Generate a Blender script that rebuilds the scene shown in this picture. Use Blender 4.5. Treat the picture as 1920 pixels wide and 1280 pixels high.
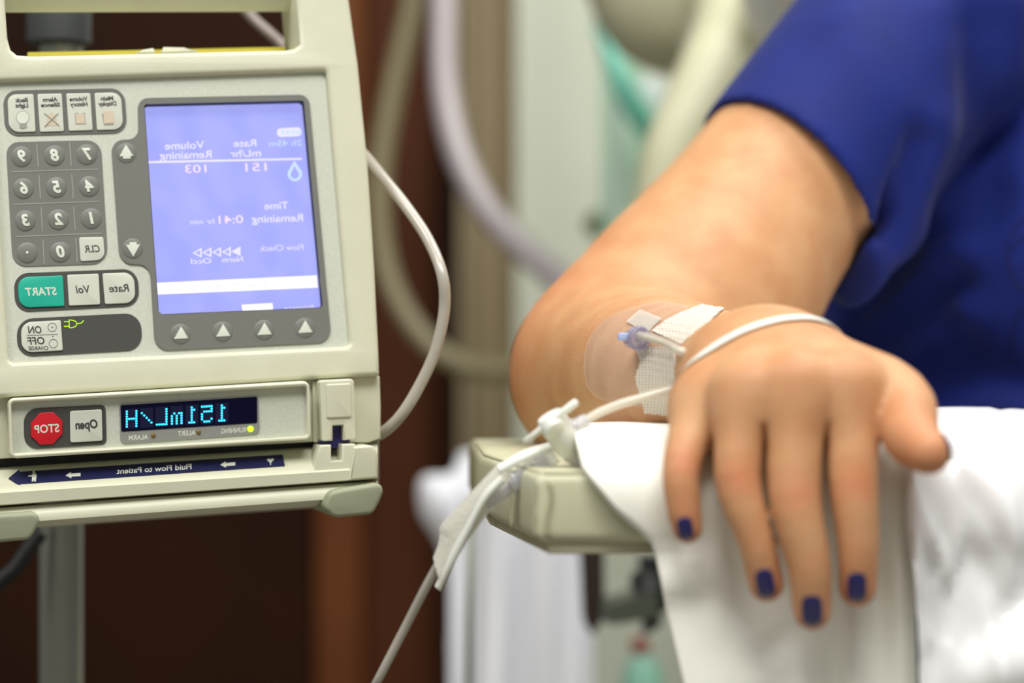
import bpy, bmesh, math, random
import numpy as np
from mathutils import Vector, Matrix

random.seed(7); np.random.seed(7)
scene = bpy.context.scene
for o in list(bpy.data.objects): bpy.data.objects.remove(o)
COL = scene.collection

# ------------------------------------------------------------------ camera
F = 4533.0                      # focal length in pixels of the 1920 wide frame (85 mm)
CZ = 0.80                       # camera height
CAM = np.array([0.0, 0.0, CZ])
cam = bpy.data.cameras.new('camera')
cam.sensor_width = 36.0; cam.lens = F / 1920 * 36.0
cam.clip_start = 0.05; cam.clip_end = 50
cam.dof.use_dof = True; cam.dof.focus_distance = 1.035; cam.dof.aperture_fstop = 3.9
cam.dof.aperture_blades = 9
camo = bpy.data.objects.new('camera', cam); COL.objects.link(camo)
camo.location = CAM; camo.rotation_euler = (math.pi / 2, 0, 0)
scene.camera = camo

# ------------------------------------------------------------------ light
vs = scene.view_settings
vs.view_transform = 'Standard'; vs.look = 'None'; vs.gamma = 1.0; vs.use_curve_mapping = False
vs.exposure = 0.0
world = bpy.data.worlds.new('room_ambience'); scene.world = world; world.use_nodes = True
wb = world.node_tree.nodes['Background']
wb.inputs[0].default_value = (1.0, 0.985, 0.95, 1); wb.inputs[1].default_value = 0.27

def area(name, loc, target, sx, sy, power, col=(1, 0.985, 0.95)):
    l = bpy.data.lights.new(name, 'AREA'); l.shape = 'RECTANGLE'; l.size = sx; l.size_y = sy
    l.energy = power; l.color = col
    o = bpy.data.objects.new(name, l); COL.objects.link(o); o.location = loc
    d = Vector(target) - Vector(loc); o.rotation_euler = d.to_track_quat('-Z', 'Y').to_euler()
    return o
area('overhead_light', (0.25, -0.05, 2.45), (0.25, 0.95, 0.7), 1.1, 0.6, 34)
area('overhead_light', (-0.9, 0.2, 2.45), (-0.2, 1.0, 0.8), 0.6, 0.6, 20)
area('overhead_light', (0.55, 1.45, 2.45), (0.35, 2.5, 0.8), 1.0, 0.6, 30)  # unseen fill lamp, aimed to brighten the curtain and cloth behind

# ------------------------------------------------------------------ helpers
def P(x, y, d):
    return np.array([(x - 960) / F * d, d, CZ - (y - 640) / F * d])
def V(*a): return np.array(a, float)
def lin(c):
    c = c / 255.0
    return c / 12.92 if c <= 0.04045 else ((c + 0.055) / 1.055) ** 2.4
def rgb(r, g, b): return (lin(r), lin(g), lin(b), 1.0)

def mat(name, col, rough=0.5, metal=0.0, col2=None, nscale=40.0, bump=0.0, bscale=200.0, emit=None, estr=1.0,
        alpha=1.0, sss=0.0, sheen=0.0, trans=0.0, coat=0.0, spec=0.5, detail=3.0):
    m = bpy.data.materials.new(name); m.use_nodes = True
    nt = m.node_tree; b = nt.nodes['Principled BSDF']
    def put(k, v):
        if k in b.inputs: b.inputs[k].default_value = v
    put('Base Color', rgb(*col)); put('Roughness', rough); put('Metallic', metal); put('Alpha', alpha)
    put('Specular IOR Level', spec)
    put('Subsurface Weight', sss); put('Subsurface Radius', (0.009, 0.0035, 0.0018)); put('Subsurface Scale', 1.0)
    put('Sheen Weight', sheen); put('Transmission Weight', trans); put('Coat Weight', coat); put('Coat Roughness', 0.1)
    tc = nt.nodes.new('ShaderNodeTexCoord')
    if col2:
        n = nt.nodes.new('ShaderNodeTexNoise'); n.inputs['Scale'].default_value = nscale; n.inputs['Detail'].default_value = detail
        r = nt.nodes.new('ShaderNodeValToRGB'); r.color_ramp.elements[0].position = 0.35; r.color_ramp.elements[1].position = 0.65
        r.color_ramp.elements[0].color = rgb(*col); r.color_ramp.elements[1].color = rgb(*col2)
        nt.links.new(tc.outputs['Object'], n.inputs['Vector']); nt.links.new(n.outputs['Fac'], r.inputs['Fac'])
        nt.links.new(r.outputs['Color'], b.inputs['Base Color'])
    if bump:
        n = nt.nodes.new('ShaderNodeTexNoise'); n.inputs['Scale'].default_value = bscale; n.inputs['Detail'].default_value = 4
        bp = nt.nodes.new('ShaderNodeBump'); bp.inputs['Strength'].default_value = bump; bp.inputs['Distance'].default_value = 0.001
        nt.links.new(tc.outputs['Object'], n.inputs['Vector']); nt.links.new(n.outputs['Fac'], bp.inputs['Height'])
        nt.links.new(bp.outputs['Normal'], b.inputs['Normal'])
    if emit:
        put('Emission Color', rgb(*emit)); put('Emission Strength', estr)
    return m

def tag(o, label=None, cat=None, group=None, kind=None):
    if label: o['label'] = label
    if cat: o['category'] = cat
    if group: o['group'] = group
    if kind: o['kind'] = kind
    return o
def root_of(p):
    while p.parent: p = p.parent
    return p
def thing(name, loc, label, cat, group=None):
    o = bpy.data.objects.new(name, None); COL.objects.link(o); o.location = [float(c) for c in loc]
    o.empty_display_size = 0.02
    return tag(o, label, cat, group)
def obj(name, verts, faces, m, parent=None, smooth=False, label=None):
    """one mesh object from world coordinates; a child keeps coordinates relative to its thing"""
    v = np.asarray(verts, float).reshape(-1, 3)
    off = np.array(root_of(parent).location) if parent else np.zeros(3)
    me = bpy.data.meshes.new(name)
    me.from_pydata((v - off).tolist(), [], [tuple(int(i) for i in f) for f in faces])
    bm = bmesh.new(); bm.from_mesh(me); bmesh.ops.recalc_face_normals(bm, faces=bm.faces); bm.to_mesh(me); bm.free()
    if smooth is True: me.shade_smooth()
    elif smooth:
        me.shade_smooth(); me.set_sharp_from_angle(angle=math.radians(smooth))
    me.materials.append(m); me.update()
    o = bpy.data.objects.new(name, me); COL.objects.link(o)
    if parent: o.parent = parent
    if label: o['label'] = label
    return o
def merge(*parts):
    vs_, fs_ = [], []; n = 0
    for v, f in parts:
        vs_.append(np.asarray(v, float).reshape(-1, 3)); fs_ += [tuple(int(i) + n for i in q) for q in f]; n += len(vs_[-1])
    return np.vstack(vs_), fs_

def catmull(pts, n=12):
    p = [np.asarray(q, float) for q in pts]; p = [2 * p[0] - p[1]] + p + [2 * p[-1] - p[-2]]
    out = []
    for i in range(1, len(p) - 2):
        for k in range(n):
            t = k / n
            out.append(0.5 * (2 * p[i] + (p[i + 1] - p[i - 1]) * t + (2 * p[i - 1] - 5 * p[i] + 4 * p[i + 1] - p[i + 2]) * t * t
                              + (3 * p[i] - p[i - 1] - 3 * p[i + 1] + p[i + 2]) * t ** 3))
    out.append(p[-2]); return np.array(out)
def sweep(path, radii, seg=12, caps=True, prof=None):
    """tube along a path; radii scalar or list; prof = list of (a,b) cross-section points"""
    path = np.asarray(path, float); n = len(path)
    r = np.broadcast_to(np.asarray(radii, float), (n,)) if np.ndim(radii) < 2 else radii
    t = np.gradient(path, axis=0); t /= np.linalg.norm(t, axis=1)[:, None] + 1e-12
    up = V(0, 0, 1) if abs(t[0][2]) < 0.9 else V(1, 0, 0)
    a = np.cross(t[0], up); a /= np.linalg.norm(a)
    if prof is None: prof = [(math.cos(2 * math.pi * k / seg), math.sin(2 * math.pi * k / seg)) for k in range(seg)]
    m = len(prof); vs_, fs_ = [], []
    for i in range(n):
        a = a - t[i] * np.dot(a, t[i]); a /= np.linalg.norm(a); b = np.cross(t[i], a)
        for (x, y) in prof: vs_.append(path[i] + r[i] * (x * a + y * b))
    for i in range(n - 1):
        for k in range(m):
            k2 = (k + 1) % m
            fs_.append((i * m + k, i * m + k2, (i + 1) * m + k2, (i + 1) * m + k))
    if caps: fs_.append(tuple(range(m - 1, -1, -1))); fs_.append(tuple((n - 1) * m + k for k in range(m)))
    return np.array(vs_), fs_
def lathe(p0, p1, prof, seg=24):
    """prof: list of (t along p0->p1 in metres, radius)"""
    p0 = np.asarray(p0, float); ax = np.asarray(p1, float) - p0; ax /= np.linalg.norm(ax)
    up = V(0, 0, 1) if abs(ax[2]) < 0.9 else V(1, 0, 0)
    a = np.cross(ax, up); a /= np.linalg.norm(a); b = np.cross(ax, a)
    vs_, fs_ = [], []
    for (t, r) in prof:
        for k in range(seg):
            w = 2 * math.pi * k / seg; vs_.append(p0 + ax * t + r * (math.cos(w) * a + math.sin(w) * b))
    for i in range(len(prof) - 1):
        for k in range(seg):
            k2 = (k + 1) % seg; fs_.append((i * seg + k, i * seg + k2, (i + 1) * seg + k2, (i + 1) * seg + k))
    fs_.append(tuple(range(seg - 1, -1, -1))); fs_.append(tuple((len(prof) - 1) * seg + k for k in range(seg)))
    return np.array(vs_), fs_
def grid(fn, nu, nv):
    """fn(u,v)->point for u,v in 0..1"""
    vs_ = [fn(i / (nu - 1), j / (nv - 1)) for j in range(nv) for i in range(nu)]
    fs_ = [(j * nu + i, j * nu + i + 1, (j + 1) * nu + i + 1, (j + 1) * nu + i) for j in range(nv - 1) for i in range(nu - 1)]
    return np.array(vs_), fs_
def thicken(vs_, fs_, nu, nv, off):
    """closed slab from a grid and its offset copy"""
    n = len(vs_); v = np.vstack([vs_, vs_ + off]); f = list(fs_) + [tuple(q + n for q in reversed(a)) for a in fs_]
    edge = [i for i in range(nu)] + [j * nu + nu - 1 for j in range(1, nv)] + [(nv - 1) * nu + i for i in range(nu - 2, -1, -1)] + [j * nu for j in range(nv - 2, 0, -1)]
    for k in range(len(edge)):
        a, b = edge[k], edge[(k + 1) % len(edge)]; f.append((a, b, b + n, a + n))
    return v, f
def rbox(lo, hi, r=0.004, seg=2):
    lo = np.asarray(lo, float); hi = np.asarray(hi, float)
    bm = bmesh.new(); bmesh.ops.create_cube(bm, size=1.0)
    for v in bm.verts:
        for k in range(3): v.co[k] = lo[k] + (v.co[k] + 0.5) * (hi[k] - lo[k])
    if r > 0: bmesh.ops.bevel(bm, geom=list(bm.edges), offset=r, segments=seg, affect='EDGES', profile=0.5)
    bm.verts.index_update()
    v = np.array([list(x.co) for x in bm.verts]); f = [tuple(q.index for q in fa.verts) for fa in bm.faces]; bm.free()
    return v, f

def curve_mesh(cu):
    ob = bpy.data.objects.new('tmp', cu); COL.objects.link(ob)
    dg = bpy.context.evaluated_depsgraph_get()
    me = bpy.data.meshes.new_from_object(ob.evaluated_get(dg))
    v = np.zeros(len(me.vertices) * 3); me.vertices.foreach_get('co', v); v = v.reshape(-1, 3)
    f = [tuple(p.vertices) for p in me.polygons]
    bpy.data.objects.remove(ob); bpy.data.meshes.remove(me); bpy.data.curves.remove(cu)
    # weld
    if len(v):
        key = np.round(v, 4); u, inv = np.unique(key, axis=0, return_inverse=True); inv = inv.ravel()
        f2 = []
        for q in f:
            w = []
            for i in q:
                j = int(inv[i])
                if not w or w[-1] != j: w.append(j)
            if len(w) > 1 and w[0] == w[-1]: w.pop()
            if len(set(w)) >= 3 and len(set(w)) == len(w): f2.append(tuple(w))
        v, f = u, f2
    return v, f
def plate2d(loops, thick, bev=0.0, bres=2):
    cu = bpy.data.curves.new('c', 'CURVE'); cu.dimensions = '2D'; cu.fill_mode = 'BOTH'
    cu.extrude = max(thick / 2 - bev, 0.0); cu.bevel_depth = bev; cu.bevel_resolution = bres; cu.offset = -bev
    for lp in loops:
        s = cu.splines.new('POLY'); s.points.add(len(lp) - 1)
        for i, q in enumerate(lp): s.points[i].co = (q[0], q[1], 0, 1)
        s.use_cyclic_u = True
    return curve_mesh(cu)
def rpoly(pts, r, seg=6):
    n = len(pts); out = []
    rr = r if hasattr(r, '__len__') else [r] * n
    for i in range(n):
        p = np.array(pts[i], float); a = np.array(pts[i - 1], float) - p; b = np.array(pts[(i + 1) % n], float) - p
        la, lb = np.linalg.norm(a), np.linalg.norm(b); t = min(rr[i], la * 0.49, lb * 0.49)
        if t < 0.2: out.append(tuple(p)); continue
        p0 = p + a / la * t; p2 = p + b / lb * t; c = 0.552
        c0 = p0 + (p - p0) * c; c2 = p2 + (p - p2) * c
        for k in range(seg + 1):
            s = k / seg
            out.append(tuple((1 - s) ** 3 * p0 + 3 * (1 - s) ** 2 * s * c0 + 3 * (1 - s) * s * s * c2 + s ** 3 * p2))
    return out
def circle(cx, cy, r, n=20): return [(cx + r * math.cos(2 * math.pi * k / n), cy + r * math.sin(2 * math.pi * k / n)) for k in range(n)]
def band(p, q, w):
    p = np.array(p, float); q = np.array(q, float); d = q - p; d /= np.linalg.norm(d); n = V(-d[1], d[0]) * w / 2
    return [tuple(p + n), tuple(q + n), tuple(q - n), tuple(p - n)]
# ================================================================== infusion pump
PX = 0.000236
class Frame:
    def __init__(s, q, n): s.q = np.asarray(q, float); s.n = np.asarray(n, float) / np.linalg.norm(n)
    def __call__(s, x, y, off=0.0):
        d = np.array([(x - 960) / F, 1.0, -(y - 640) / F])
        t = np.dot(s.q + s.n * off - CAM, s.n) / np.dot(d, s.n)
        return CAM + d * t
TH = math.radians(15)
DOOR = Frame(P(355, 775, 1.055), V(math.sin(TH), -math.cos(TH), 0))
A1 = math.radians(9)
UP = Frame(DOOR(355, 725), V(math.sin(TH) * math.cos(A1), -math.cos(TH) * math.cos(A1), math.sin(A1)))

cream = mat('pump_cream_plastic', (208, 208, 184), 0.42, col2=(205, 205, 180), nscale=60, bump=0.08, bscale=900)
cream2 = mat('pump_cream_door', (212, 212, 188), 0.38, bump=0.05, bscale=900)
silver = mat('silver_speckle_panel', (193, 197, 181), 0.55, col2=(206, 209, 195), nscale=1500, bump=0.1, bscale=1500)
grey = mat('grey_overlay', (112, 113, 106), 0.5)
dgrey = mat('dark_grey_overlay', (68, 68, 63), 0.45)
lgrey = mat('light_grey_overlay', (142, 142, 136), 0.5)
keywhite = mat('key_white', (206, 208, 194), 0.45)
printlight = mat('print_light', (214, 219, 204), 0.5)
printdark = mat('print_dark', (58, 58, 54), 0.6)
printmid = mat('print_mid_grey', (150, 150, 140), 0.6)
printtan = mat('print_tan', (205, 190, 165), 0.6)
teal = mat('key_teal', (22, 172, 146), 0.4)
red = mat('key_red', (205, 22, 38), 0.35)
navy = mat('label_navy', (8, 13, 66), 0.45)
purple = mat('cassette_purple', (38, 30, 96), 0.3)
black = mat('black_gap', (10, 10, 9), 0.6)
blackglass = mat('display_glass', (3, 4, 22), 0.3, spec=.15, emit=(3, 5, 44), estr=.35)
cyan = mat('display_cyan_dots', (60, 200, 250), 0.5, emit=(40, 190, 255), estr=1.7)
cyandim = mat('display_dim_cells', (3, 4, 24), 0.3, emit=(5, 10, 62), estr=0.4)
lcd = mat('lcd_backlight', (60, 60, 120), 0.4, emit=(164, 170, 253), estr=0.88)
_nt = lcd.node_tree; _n = _nt.nodes.new('ShaderNodeTexNoise'); _n.inputs['Scale'].default_value = 7; _n.inputs['Detail'].default_value = 0
_m = _nt.nodes.new('ShaderNodeMix'); _m.data_type = 'RGBA'; _m.inputs[6].default_value = rgb(160, 166, 251); _m.inputs[7].default_value = rgb(180, 186, 255)
_nt.links.new(_n.outputs['Fac'], _m.inputs[0]); _nt.links.new(_m.outputs[2], _nt.nodes['Principled BSDF'].inputs['Emission Color'])
lcdtext = mat('lcd_white_text', (120, 120, 140), 0.5, emit=(220, 216, 255), estr=0.9)
lcdwarm = mat('lcd_pink_digits', (120, 110, 120), 0.5, emit=(232, 212, 246), estr=0.9)
lcdblue = mat('lcd_pale_blue', (100, 110, 140), 0.5, emit=(190, 214, 255), estr=0.92)
lcdbar = mat('lcd_white_bar', (120, 120, 140), 0.5, emit=(246, 243, 255), estr=0.98)
ledgreen = mat('led_yellow_green', (150, 220, 20), 0.4, emit=(170, 255, 30), estr=1.8)
ledoff = mat('led_off_amber', (120, 95, 45), 0.3)
plugline = mat('plug_icon_green', (130, 200, 20), 0.5, emit=(196, 238, 30), estr=0.9)
rubber = mat('foot_grey_rubber', (150, 153, 128), 0.6, col2=(142, 146, 120), nscale=40)
yellow = mat('yellow_strip', (215, 200, 60), 0.5)

pump = thing('infusion_pump', DOOR(300, 985, -0.05), 'cream infusion pump with lit lavender screen and number keypad clamped to pole', 'infusion pump')

def pshape(name, fr, loops, n0, n1, m, parent=pump, bev=0.0, smooth=40, label=None, bres=2):
    T = (n1 - n0) / PX
    v, f = plate2d(loops, T, min(bev, T / 2 * 0.98), bres)
    w = np.array([fr(a[0], a[1], n1) + fr.n * ((a[2] - T / 2) * PX) for a in v])
    return obj(name, w, f, m, parent, smooth=smooth, label=label)
def prim(fr, loops, n0, n1, bev=0.0):
    T = (n1 - n0) / PX
    v, f = plate2d(loops, T, min(bev, T / 2 * 0.98))
    return np.array([fr(a[0], a[1], n1) + fr.n * ((a[2] - T / 2) * PX) for a in v]), f
def dome(fr, cx, cy, r, n0, h, seg=20, rings=5):
    vs_, fs_ = [fr(cx, cy, n0 + h)], []
    for i in range(1, rings + 1):
        a = i / rings * math.pi / 2
        for k in range(seg):
            w = 2 * math.pi * k / seg
            vs_.append(fr(cx + r * math.sin(a) * math.cos(w), cy + r * math.sin(a) * math.sin(w), n0 + h * math.cos(a)))
    for k in range(seg): fs_.append((0, 1 + k, 1 + (k + 1) % seg))
    for i in range(rings - 1):
        for k in range(seg):
            a = 1 + i * seg; fs_.append((a + k, a + (k + 1) % seg, a + seg + (k + 1) % seg, a + seg + k))
    return np.array(vs_), fs_
FONT = bpy.data.fonts[0] if bpy.data.fonts else None
def text_px(s, cx, cy, cap, slope=-0.03, italic=0.0, bold=0.0, width=None, lean=0.06, mirror=True):
    cu = bpy.data.curves.new('t', 'FONT'); cu.body = s; cu.size = 10.0; cu.extrude = 0.02; cu.offset = bold
    cu.resolution_u = 3
    v, f = curve_mesh(cu)
    x0, x1 = v[:, 0].min(), v[:, 0].max()
    H = 7.0
    k = cap / H
    x = (v[:, 0] - (x0 + x1) / 2) * k
    if width: x *= width / ((x1 - x0) * k)
    y = (v[:, 1] - H / 2) * k
    x = x + italic * y
    if mirror: x = -x
    return cx + x - lean * y, cy - y + slope * x, v[:, 2], f
def ptext(name, fr, s, cx, cy, cap, n, m, parent, **kw):
    x, y, z, f = text_px(s, cx, cy, cap, **kw)
    w = np.array([fr(a, b, n + (0.00006 if c > 0 else -0.0001)) for a, b, c in zip(x, y, z)])
    return obj(name, w, f, m, parent)

# ---- main housing: one front shell with posts, a hole for the control plate
outer = [(-125, -100), (-118, -100), (8, -100), (9, 0), (14, 70), (20, 92), (32, 102), (60, 104), (535, 93), (552, 90), (563, 82), (556, 0), (548, -100),
         (640, -100), (655, 0), (672, 120), (690, 300), (703, 500), (711, 660), (712, 702), (350, 724), (-140, 752), (-150, 752)]
plate = rpoly([(-14, 152), (612, 131), (657, 648), (17, 679)], [4, 8, 10, 10])
pshape('housing', UP, [outer, plate], -0.040, 0.0, cream, bev=9, bres=3)
pshape('rear_housing', UP, [[(-100, 112), (640, 100), (690, 690), (-120, 742)]], -0.115, -0.030, cream, bev=10)
# recessed rim and silver control plate
rim = rpoly([(-18, 148), (615, 127), (661, 652), (12, 684)], 10)
SHOLE = rpoly([(264, 189), (576, 182), (612, 583), (291, 596)], 4)
pshape('control_plate', UP, [rim, SHOLE], -0.0085, -0.0035, silver)
gv, gf = sweep(np.array([UP(x, -34 + (x < 0) * 0, -0.022) for x in np.linspace(0, 560, 24)]), 0.0138, 20)
obj('handle', gv, gf, cream, pump, smooth=60)
pshape('yellow_strip', UP, [[(52, 98), (535, 88), (535, 96), (52, 106)]], -0.039, -0.030, yellow, label='thin yellow edge')
for q in ([(255, 99), (268, 93), (288, 90), (291, 98)], [(303, 98), (306, 88), (345, 89), (372, 96)]):
    pshape('top_latch', UP, [rpoly(q, 2)], -0.026, -0.012, cream2, bev=1)

N = -0.0035  # control plate surface
# ---- screen bezel, screen
bezel = rpoly([(258, 184), (579, 177), (622, 641), (291, 657), (281, 494), (225, 496), (208, 262), (260, 261)], [20, 18, 26, 26, 24, 26, 24, 20])
hole = rpoly([(270, 195), (570, 188), (606, 577), (297, 590)], [6, 6, 8, 13])
scr = rpoly([(258, 182), (574, 174), (612, 584), (286, 600)], 8)
bez = pshape('screen_bezel', UP, [bezel, hole], N - 0.0005, N + 0.0008, grey)
pshape('screen_recess', UP, [rpoly([(262, 187), (577, 180), (614, 585), (290, 598)], 8), rpoly([(271, 196), (569, 189), (605, 576), (298, 589)], 8)], N - 0.0046, N - 0.0001, black)
# the hole through the control plate is shallow: screen lies just under the bezel
screen = pshape('screen', UP, [rpoly([(258, 184), (582, 175), (618, 589), (285, 602)], 6)], N - 0.0054, N - 0.0044, lcd, label='glowing lavender-blue display')
SN = N - 0.0044
S = dict(slope=-0.03, lean=0.07)
for (s, cx, cy, cap, wdt, mm, bold) in [
    ('Volume', 346, 272, 14, 74, lcdtext, .12), ('Remaining', 348, 290, 14, 97, lcdtext, .12),
    ('Rate', 459, 268, 13, 43, lcdtext, .12), ('mL/hr', 460, 287, 13, 58, lcdtext, .12),
    ('2h 45m', 535, 268, 11, 62, lcdblue, 0), ('103', 367, 316, 15, 40, lcdwarm, .1), ('151', 480, 313, 15, 40, lcdwarm, .1),
    ('Time', 518, 385, 13, 45, lcdtext, .12), ('Remaining', 520, 409, 14, 96, lcdtext, .12),
    ('0:41', 433, 411, 15, 46, lcdwarm, .1), ('hr min', 379, 415, 10, 45, lcdtext, 0),
    ('Flow Check', 528, 464, 11, 82, lcdtext, 0), ('Norm', 436, 486, 10, 39, lcdtext, .1), ('Occl', 377, 489, 10, 38, lcdtext, .1),
    ('Primary', 560, 576, 7, 56, lcdtext, 0)]:
    ptext('screen_text', UP, s, cx, cy, cap, SN, mm, screen, width=wdt, bold=bold, **S)
pshape('screen_rule', UP, [[(276, 302), (566, 296), (566, 299.5), (276, 306)]], SN - .0001, SN + .0001, lcdtext, screen)
bar = pshape('screen_bar', UP, [[(294, 530), (594, 516), (596, 539), (296, 552)]], SN - .0001, SN + .0001, lcdbar, screen)
ptext('screen_text', UP, 'Press Primary', 442, 534, 9, SN + .0002, lcdtext, screen, width=112, **S)
pshape('screen_softkey_box', UP, [[(453, 571), (511, 568), (512, 580), (455, 583)]], SN - .0001, SN + .0001, lcdbar, screen)
pshape('battery_icon', UP, [rpoly([(519, 241), (564, 238), (566, 255), (520, 257)], 7)], SN - .0001, SN + .0001, lcdtext, screen)
for k in range(4):
    pshape('battery_cell', UP, [[(527 + k * 9.4, 244.5 - k * .3), (533 + k * 9.4, 244.2 - k * .3), (533.6 + k * 9.4, 251.5 - k * .3), (527.6 + k * 9.4, 251.8 - k * .3)]], SN, SN + .0002, lcdblue, screen)
drop_o = [(552, 301)] + [(553 + 13.5 * math.cos(a), 326 + 13.5 * math.sin(a)) for a in np.linspace(-0.35, math.pi + 0.35, 18)]
drop_i = [(552, 311)] + [(553 + 8 * math.cos(a), 327 + 8 * math.sin(a)) for a in np.linspace(-0.35, math.pi + 0.35, 18)]
pshape('drop_icon', UP, [drop_o, drop_i], SN - .0001, SN + .0001, lcdblue, screen)
for k in range(5):
    cx = 443 - k * 18.2; cy = 471 + k * 0.7
    o_ = [(cx - 9.5, cy + .4), (cx + 8, cy - 9.5), (cx + 8, cy + 9)]
    lp = [o_] if k == 0 else [o_, [(cx - 4.5, cy + .3), (cx + 5, cy - 5), (cx + 5, cy + 4.8)]]
    pshape('flow_arrow', UP, lp, SN - .0001, SN + .0001, lcdtext, screen)

def key(name, fr, pts, r, n0, h, m, parent=pump, label=None):
    return pshape(name, fr, [rpoly(pts, r)], n0 - 0.0002, n0 + h, m, parent, bev=1.2, label=label)
def domekey(fr, cx, cy, r, m, n0=N + 0.0008, h=0.0014, name='key', label=None):
    v, f = dome(fr, cx, cy, r, n0 - 0.0001, h)
    return obj(name, v, f, m, pump, smooth=True, label=label)
def onto(name, fr, loops, cx, cy, r, n0, h, m, parent):
    """flat print that follows a dome"""
    v, f = plate2d(loops, 0.3)
    bm = bmesh.new(); bv = [bm.verts.new(a) for a in v]
    for q in f:
        try: bm.faces.new([bv[i] for i in q])
        except ValueError: pass
    bmesh.ops.subdivide_edges(bm, edges=list(bm.edges), cuts=2, use_grid_fill=True)
    bm.verts.index_update()
    w = [];
    for a in bm.verts:
        q = ((a.co.x - cx) ** 2 + (a.co.y - cy) ** 2) / r ** 2
        w.append(fr(a.co.x, a.co.y, n0 + h * math.sqrt(max(0, 1 - q)) + (0.00012 if a.co.z > 0 else -0.0001)))
    f2 = [tuple(x.index for x in q.verts) for q in bm.faces]; bm.free()
    return obj(name, w, f2, m, parent)
# soft keys and arrow keys on the bezel
NB = N + 0.0008
for (cx, cy) in [(338.5, 626.5), (417.5, 622), (495, 619), (571.5, 615)]:
    k_ = domekey(UP, cx, cy, 20, grey, NB, 0.0006, 'soft_key')
    onto('key_symbol', UP, [[(cx + 1, cy - 15), (cx - 12.5, cy + 9), (cx + 14.5, cy + 7.5)]], cx, cy, 20, NB, 0.0006, printlight, k_)
for (cx, cy, tri) in [(237, 287, [(236, 271), (224, 293), (230.5, 293), (231, 297.5), (245, 297), (245, 292.5), (250, 292)]),
                      (249, 466, [(250, 481), (262.5, 458), (256, 458), (256, 453.5), (243, 454), (243, 458.5), (236, 458.5)])]:
    k_ = domekey(UP, cx, cy, 20, grey, NB, 0.0006, 'arrow_key')
    onto('key_symbol', UP, [tri], cx, cy, 22, NB, 0.0006, printlight, k_)
# ---- number keypad
pad = pshape('keypad_overlay', UP, [rpoly([(11, 266.5), (189, 262.5), (203, 494), (24, 500)], [24, 26, 30, 26])], N - .0002, N + .0004, grey)
NK = N + 0.0004
for s, cx, cy in [('9', 40.6, 291.8), ('8', 102, 290), ('7', 162.5, 288), ('6', 44, 351.7), ('5', 105.6, 349.7), ('4', 167, 347.7),
                  ('3', 47.3, 412), ('2', 109.3, 410), ('1', 171, 408), ('.', 51, 472), ('0', 113, 471)]:
    k_ = domekey(UP, cx, cy + 2, 20.5, grey, NK, 0.0007, 'number_key')
    if s == '.': onto('key_symbol', UP, [circle(51, 473, 2.6, 10)], cx, cy + 2, 20.5, NK, 0.0007, printlight, k_)
    else:
        x, y, z, f = text_px(s, cx, cy, 21, slope=-.03, italic=.16, bold=.38, lean=.05)
        w = [UP(a, b, NK + .0007 * math.sqrt(max(0, 1 - ((a - cx) ** 2 + (b - cy - 2) ** 2) / 20.5 ** 2)) + (.00014 if c > 0 else -.0001)) for a, b, c in zip(x, y, z)]
        obj('key_digit', w, f, printlight, k_)
k_ = key('clear_key', UP, [(148, 445), (194, 444), (197, 487), (151, 490)], [4, 4, 16, 4], NK, .0006, keywhite)
ptext('key_lettering', UP, 'CLR', 172.5, 466, 13, NK + .0006, printdark, k_, width=29, italic=.15, bold=.2)
for p, q in [((21, 322), (184, 317)), ((25, 383), (187, 377.5)), ((28.5, 443.5), (191, 437)), ((69, 269.5), (71.7, 313)), ((130.6, 267), (133.5, 311.5)),
             ((73, 328), (76, 373.5)), ((134.5, 326.7), (137.5, 371.6)), ((77, 388.7), (79.6, 433.6)), ((138, 386.7), (141, 431.5)), ((80.4, 449), (83, 495)), ((142, 447), (145, 492))]:
    pshape('divider_line', UP, [band(p, q, 1.9)], NK - .0001, NK + .00012, printmid, pad)
# ---- top row of four function keys
pshape('function_key_overlay', UP, [rpoly([(5, 170), (233, 165), (239, 249), (10, 255)], 26)], N - .0002, N + .0004, mat('overlay_mid', (98, 98, 92), .5))
fk = []
for q, r, l1, l2, tx in [([(13.5, 177), (63, 176), (67, 247), (17, 248.5)], [16, 3, 3, 20], 'Back', 'Light', 40), ([(70, 176), (116, 175), (120, 246), (75, 247.5)], 3, 'Alarm', 'Silence', 94),
                         ([(124, 175), (169.5, 174), (174, 244), (129, 245.5)], 3, 'Volume', 'History', 147), ([(177, 174), (227, 172.5), (231.5, 242.5), (182, 244)], [3, 18, 18, 3], 'Main', 'Display', 200.5)]:
    k_ = key('function_key', UP, q, r, NK, .0006, keywhite); fk.append(k_)
    i = len(fk) - 1
    ptext('key_lettering', UP, l1, tx, 187.5 - i * 1.1, 7.6, NK + .0006, printdark, k_, italic=.12, bold=.4, width=[24, 28, 34, 24][i])
    ptext('key_lettering', UP, l2, tx + .6, 197.5 - i * 1.1, 7.6, NK + .0006, printdark, k_, italic=.12, bold=.4, width=[24, 36, 33, 34][i])
NI = NK + .0006
def icon(loops, m, parent, n=NI): pshape('key_icon', UP, loops, n - .0001, n + .0001, m, parent)
icon([circle(42.5, 220, 12.4), circle(42.5, 220, 11.5)], printmid, fk[0]); icon([circle(42.5, 220, 11.4)], printlight, fk[0])
icon([[(36.8, 231), (50, 230.5), (50.3, 239), (44, 241), (37, 239.5)]], printmid, fk[0], NI + .0001)
icon([[(87, 236), (89, 217), (94, 211.5), (100, 211.5), (105, 217), (108, 234.5)]], printtan, fk[1])
icon([band((83, 212), (111, 235), 1.4)], printmid, fk[1], NI + .0002); icon([band((109, 212), (84, 236.5), 1.4)], printmid, fk[1], NI + .0003)
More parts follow.
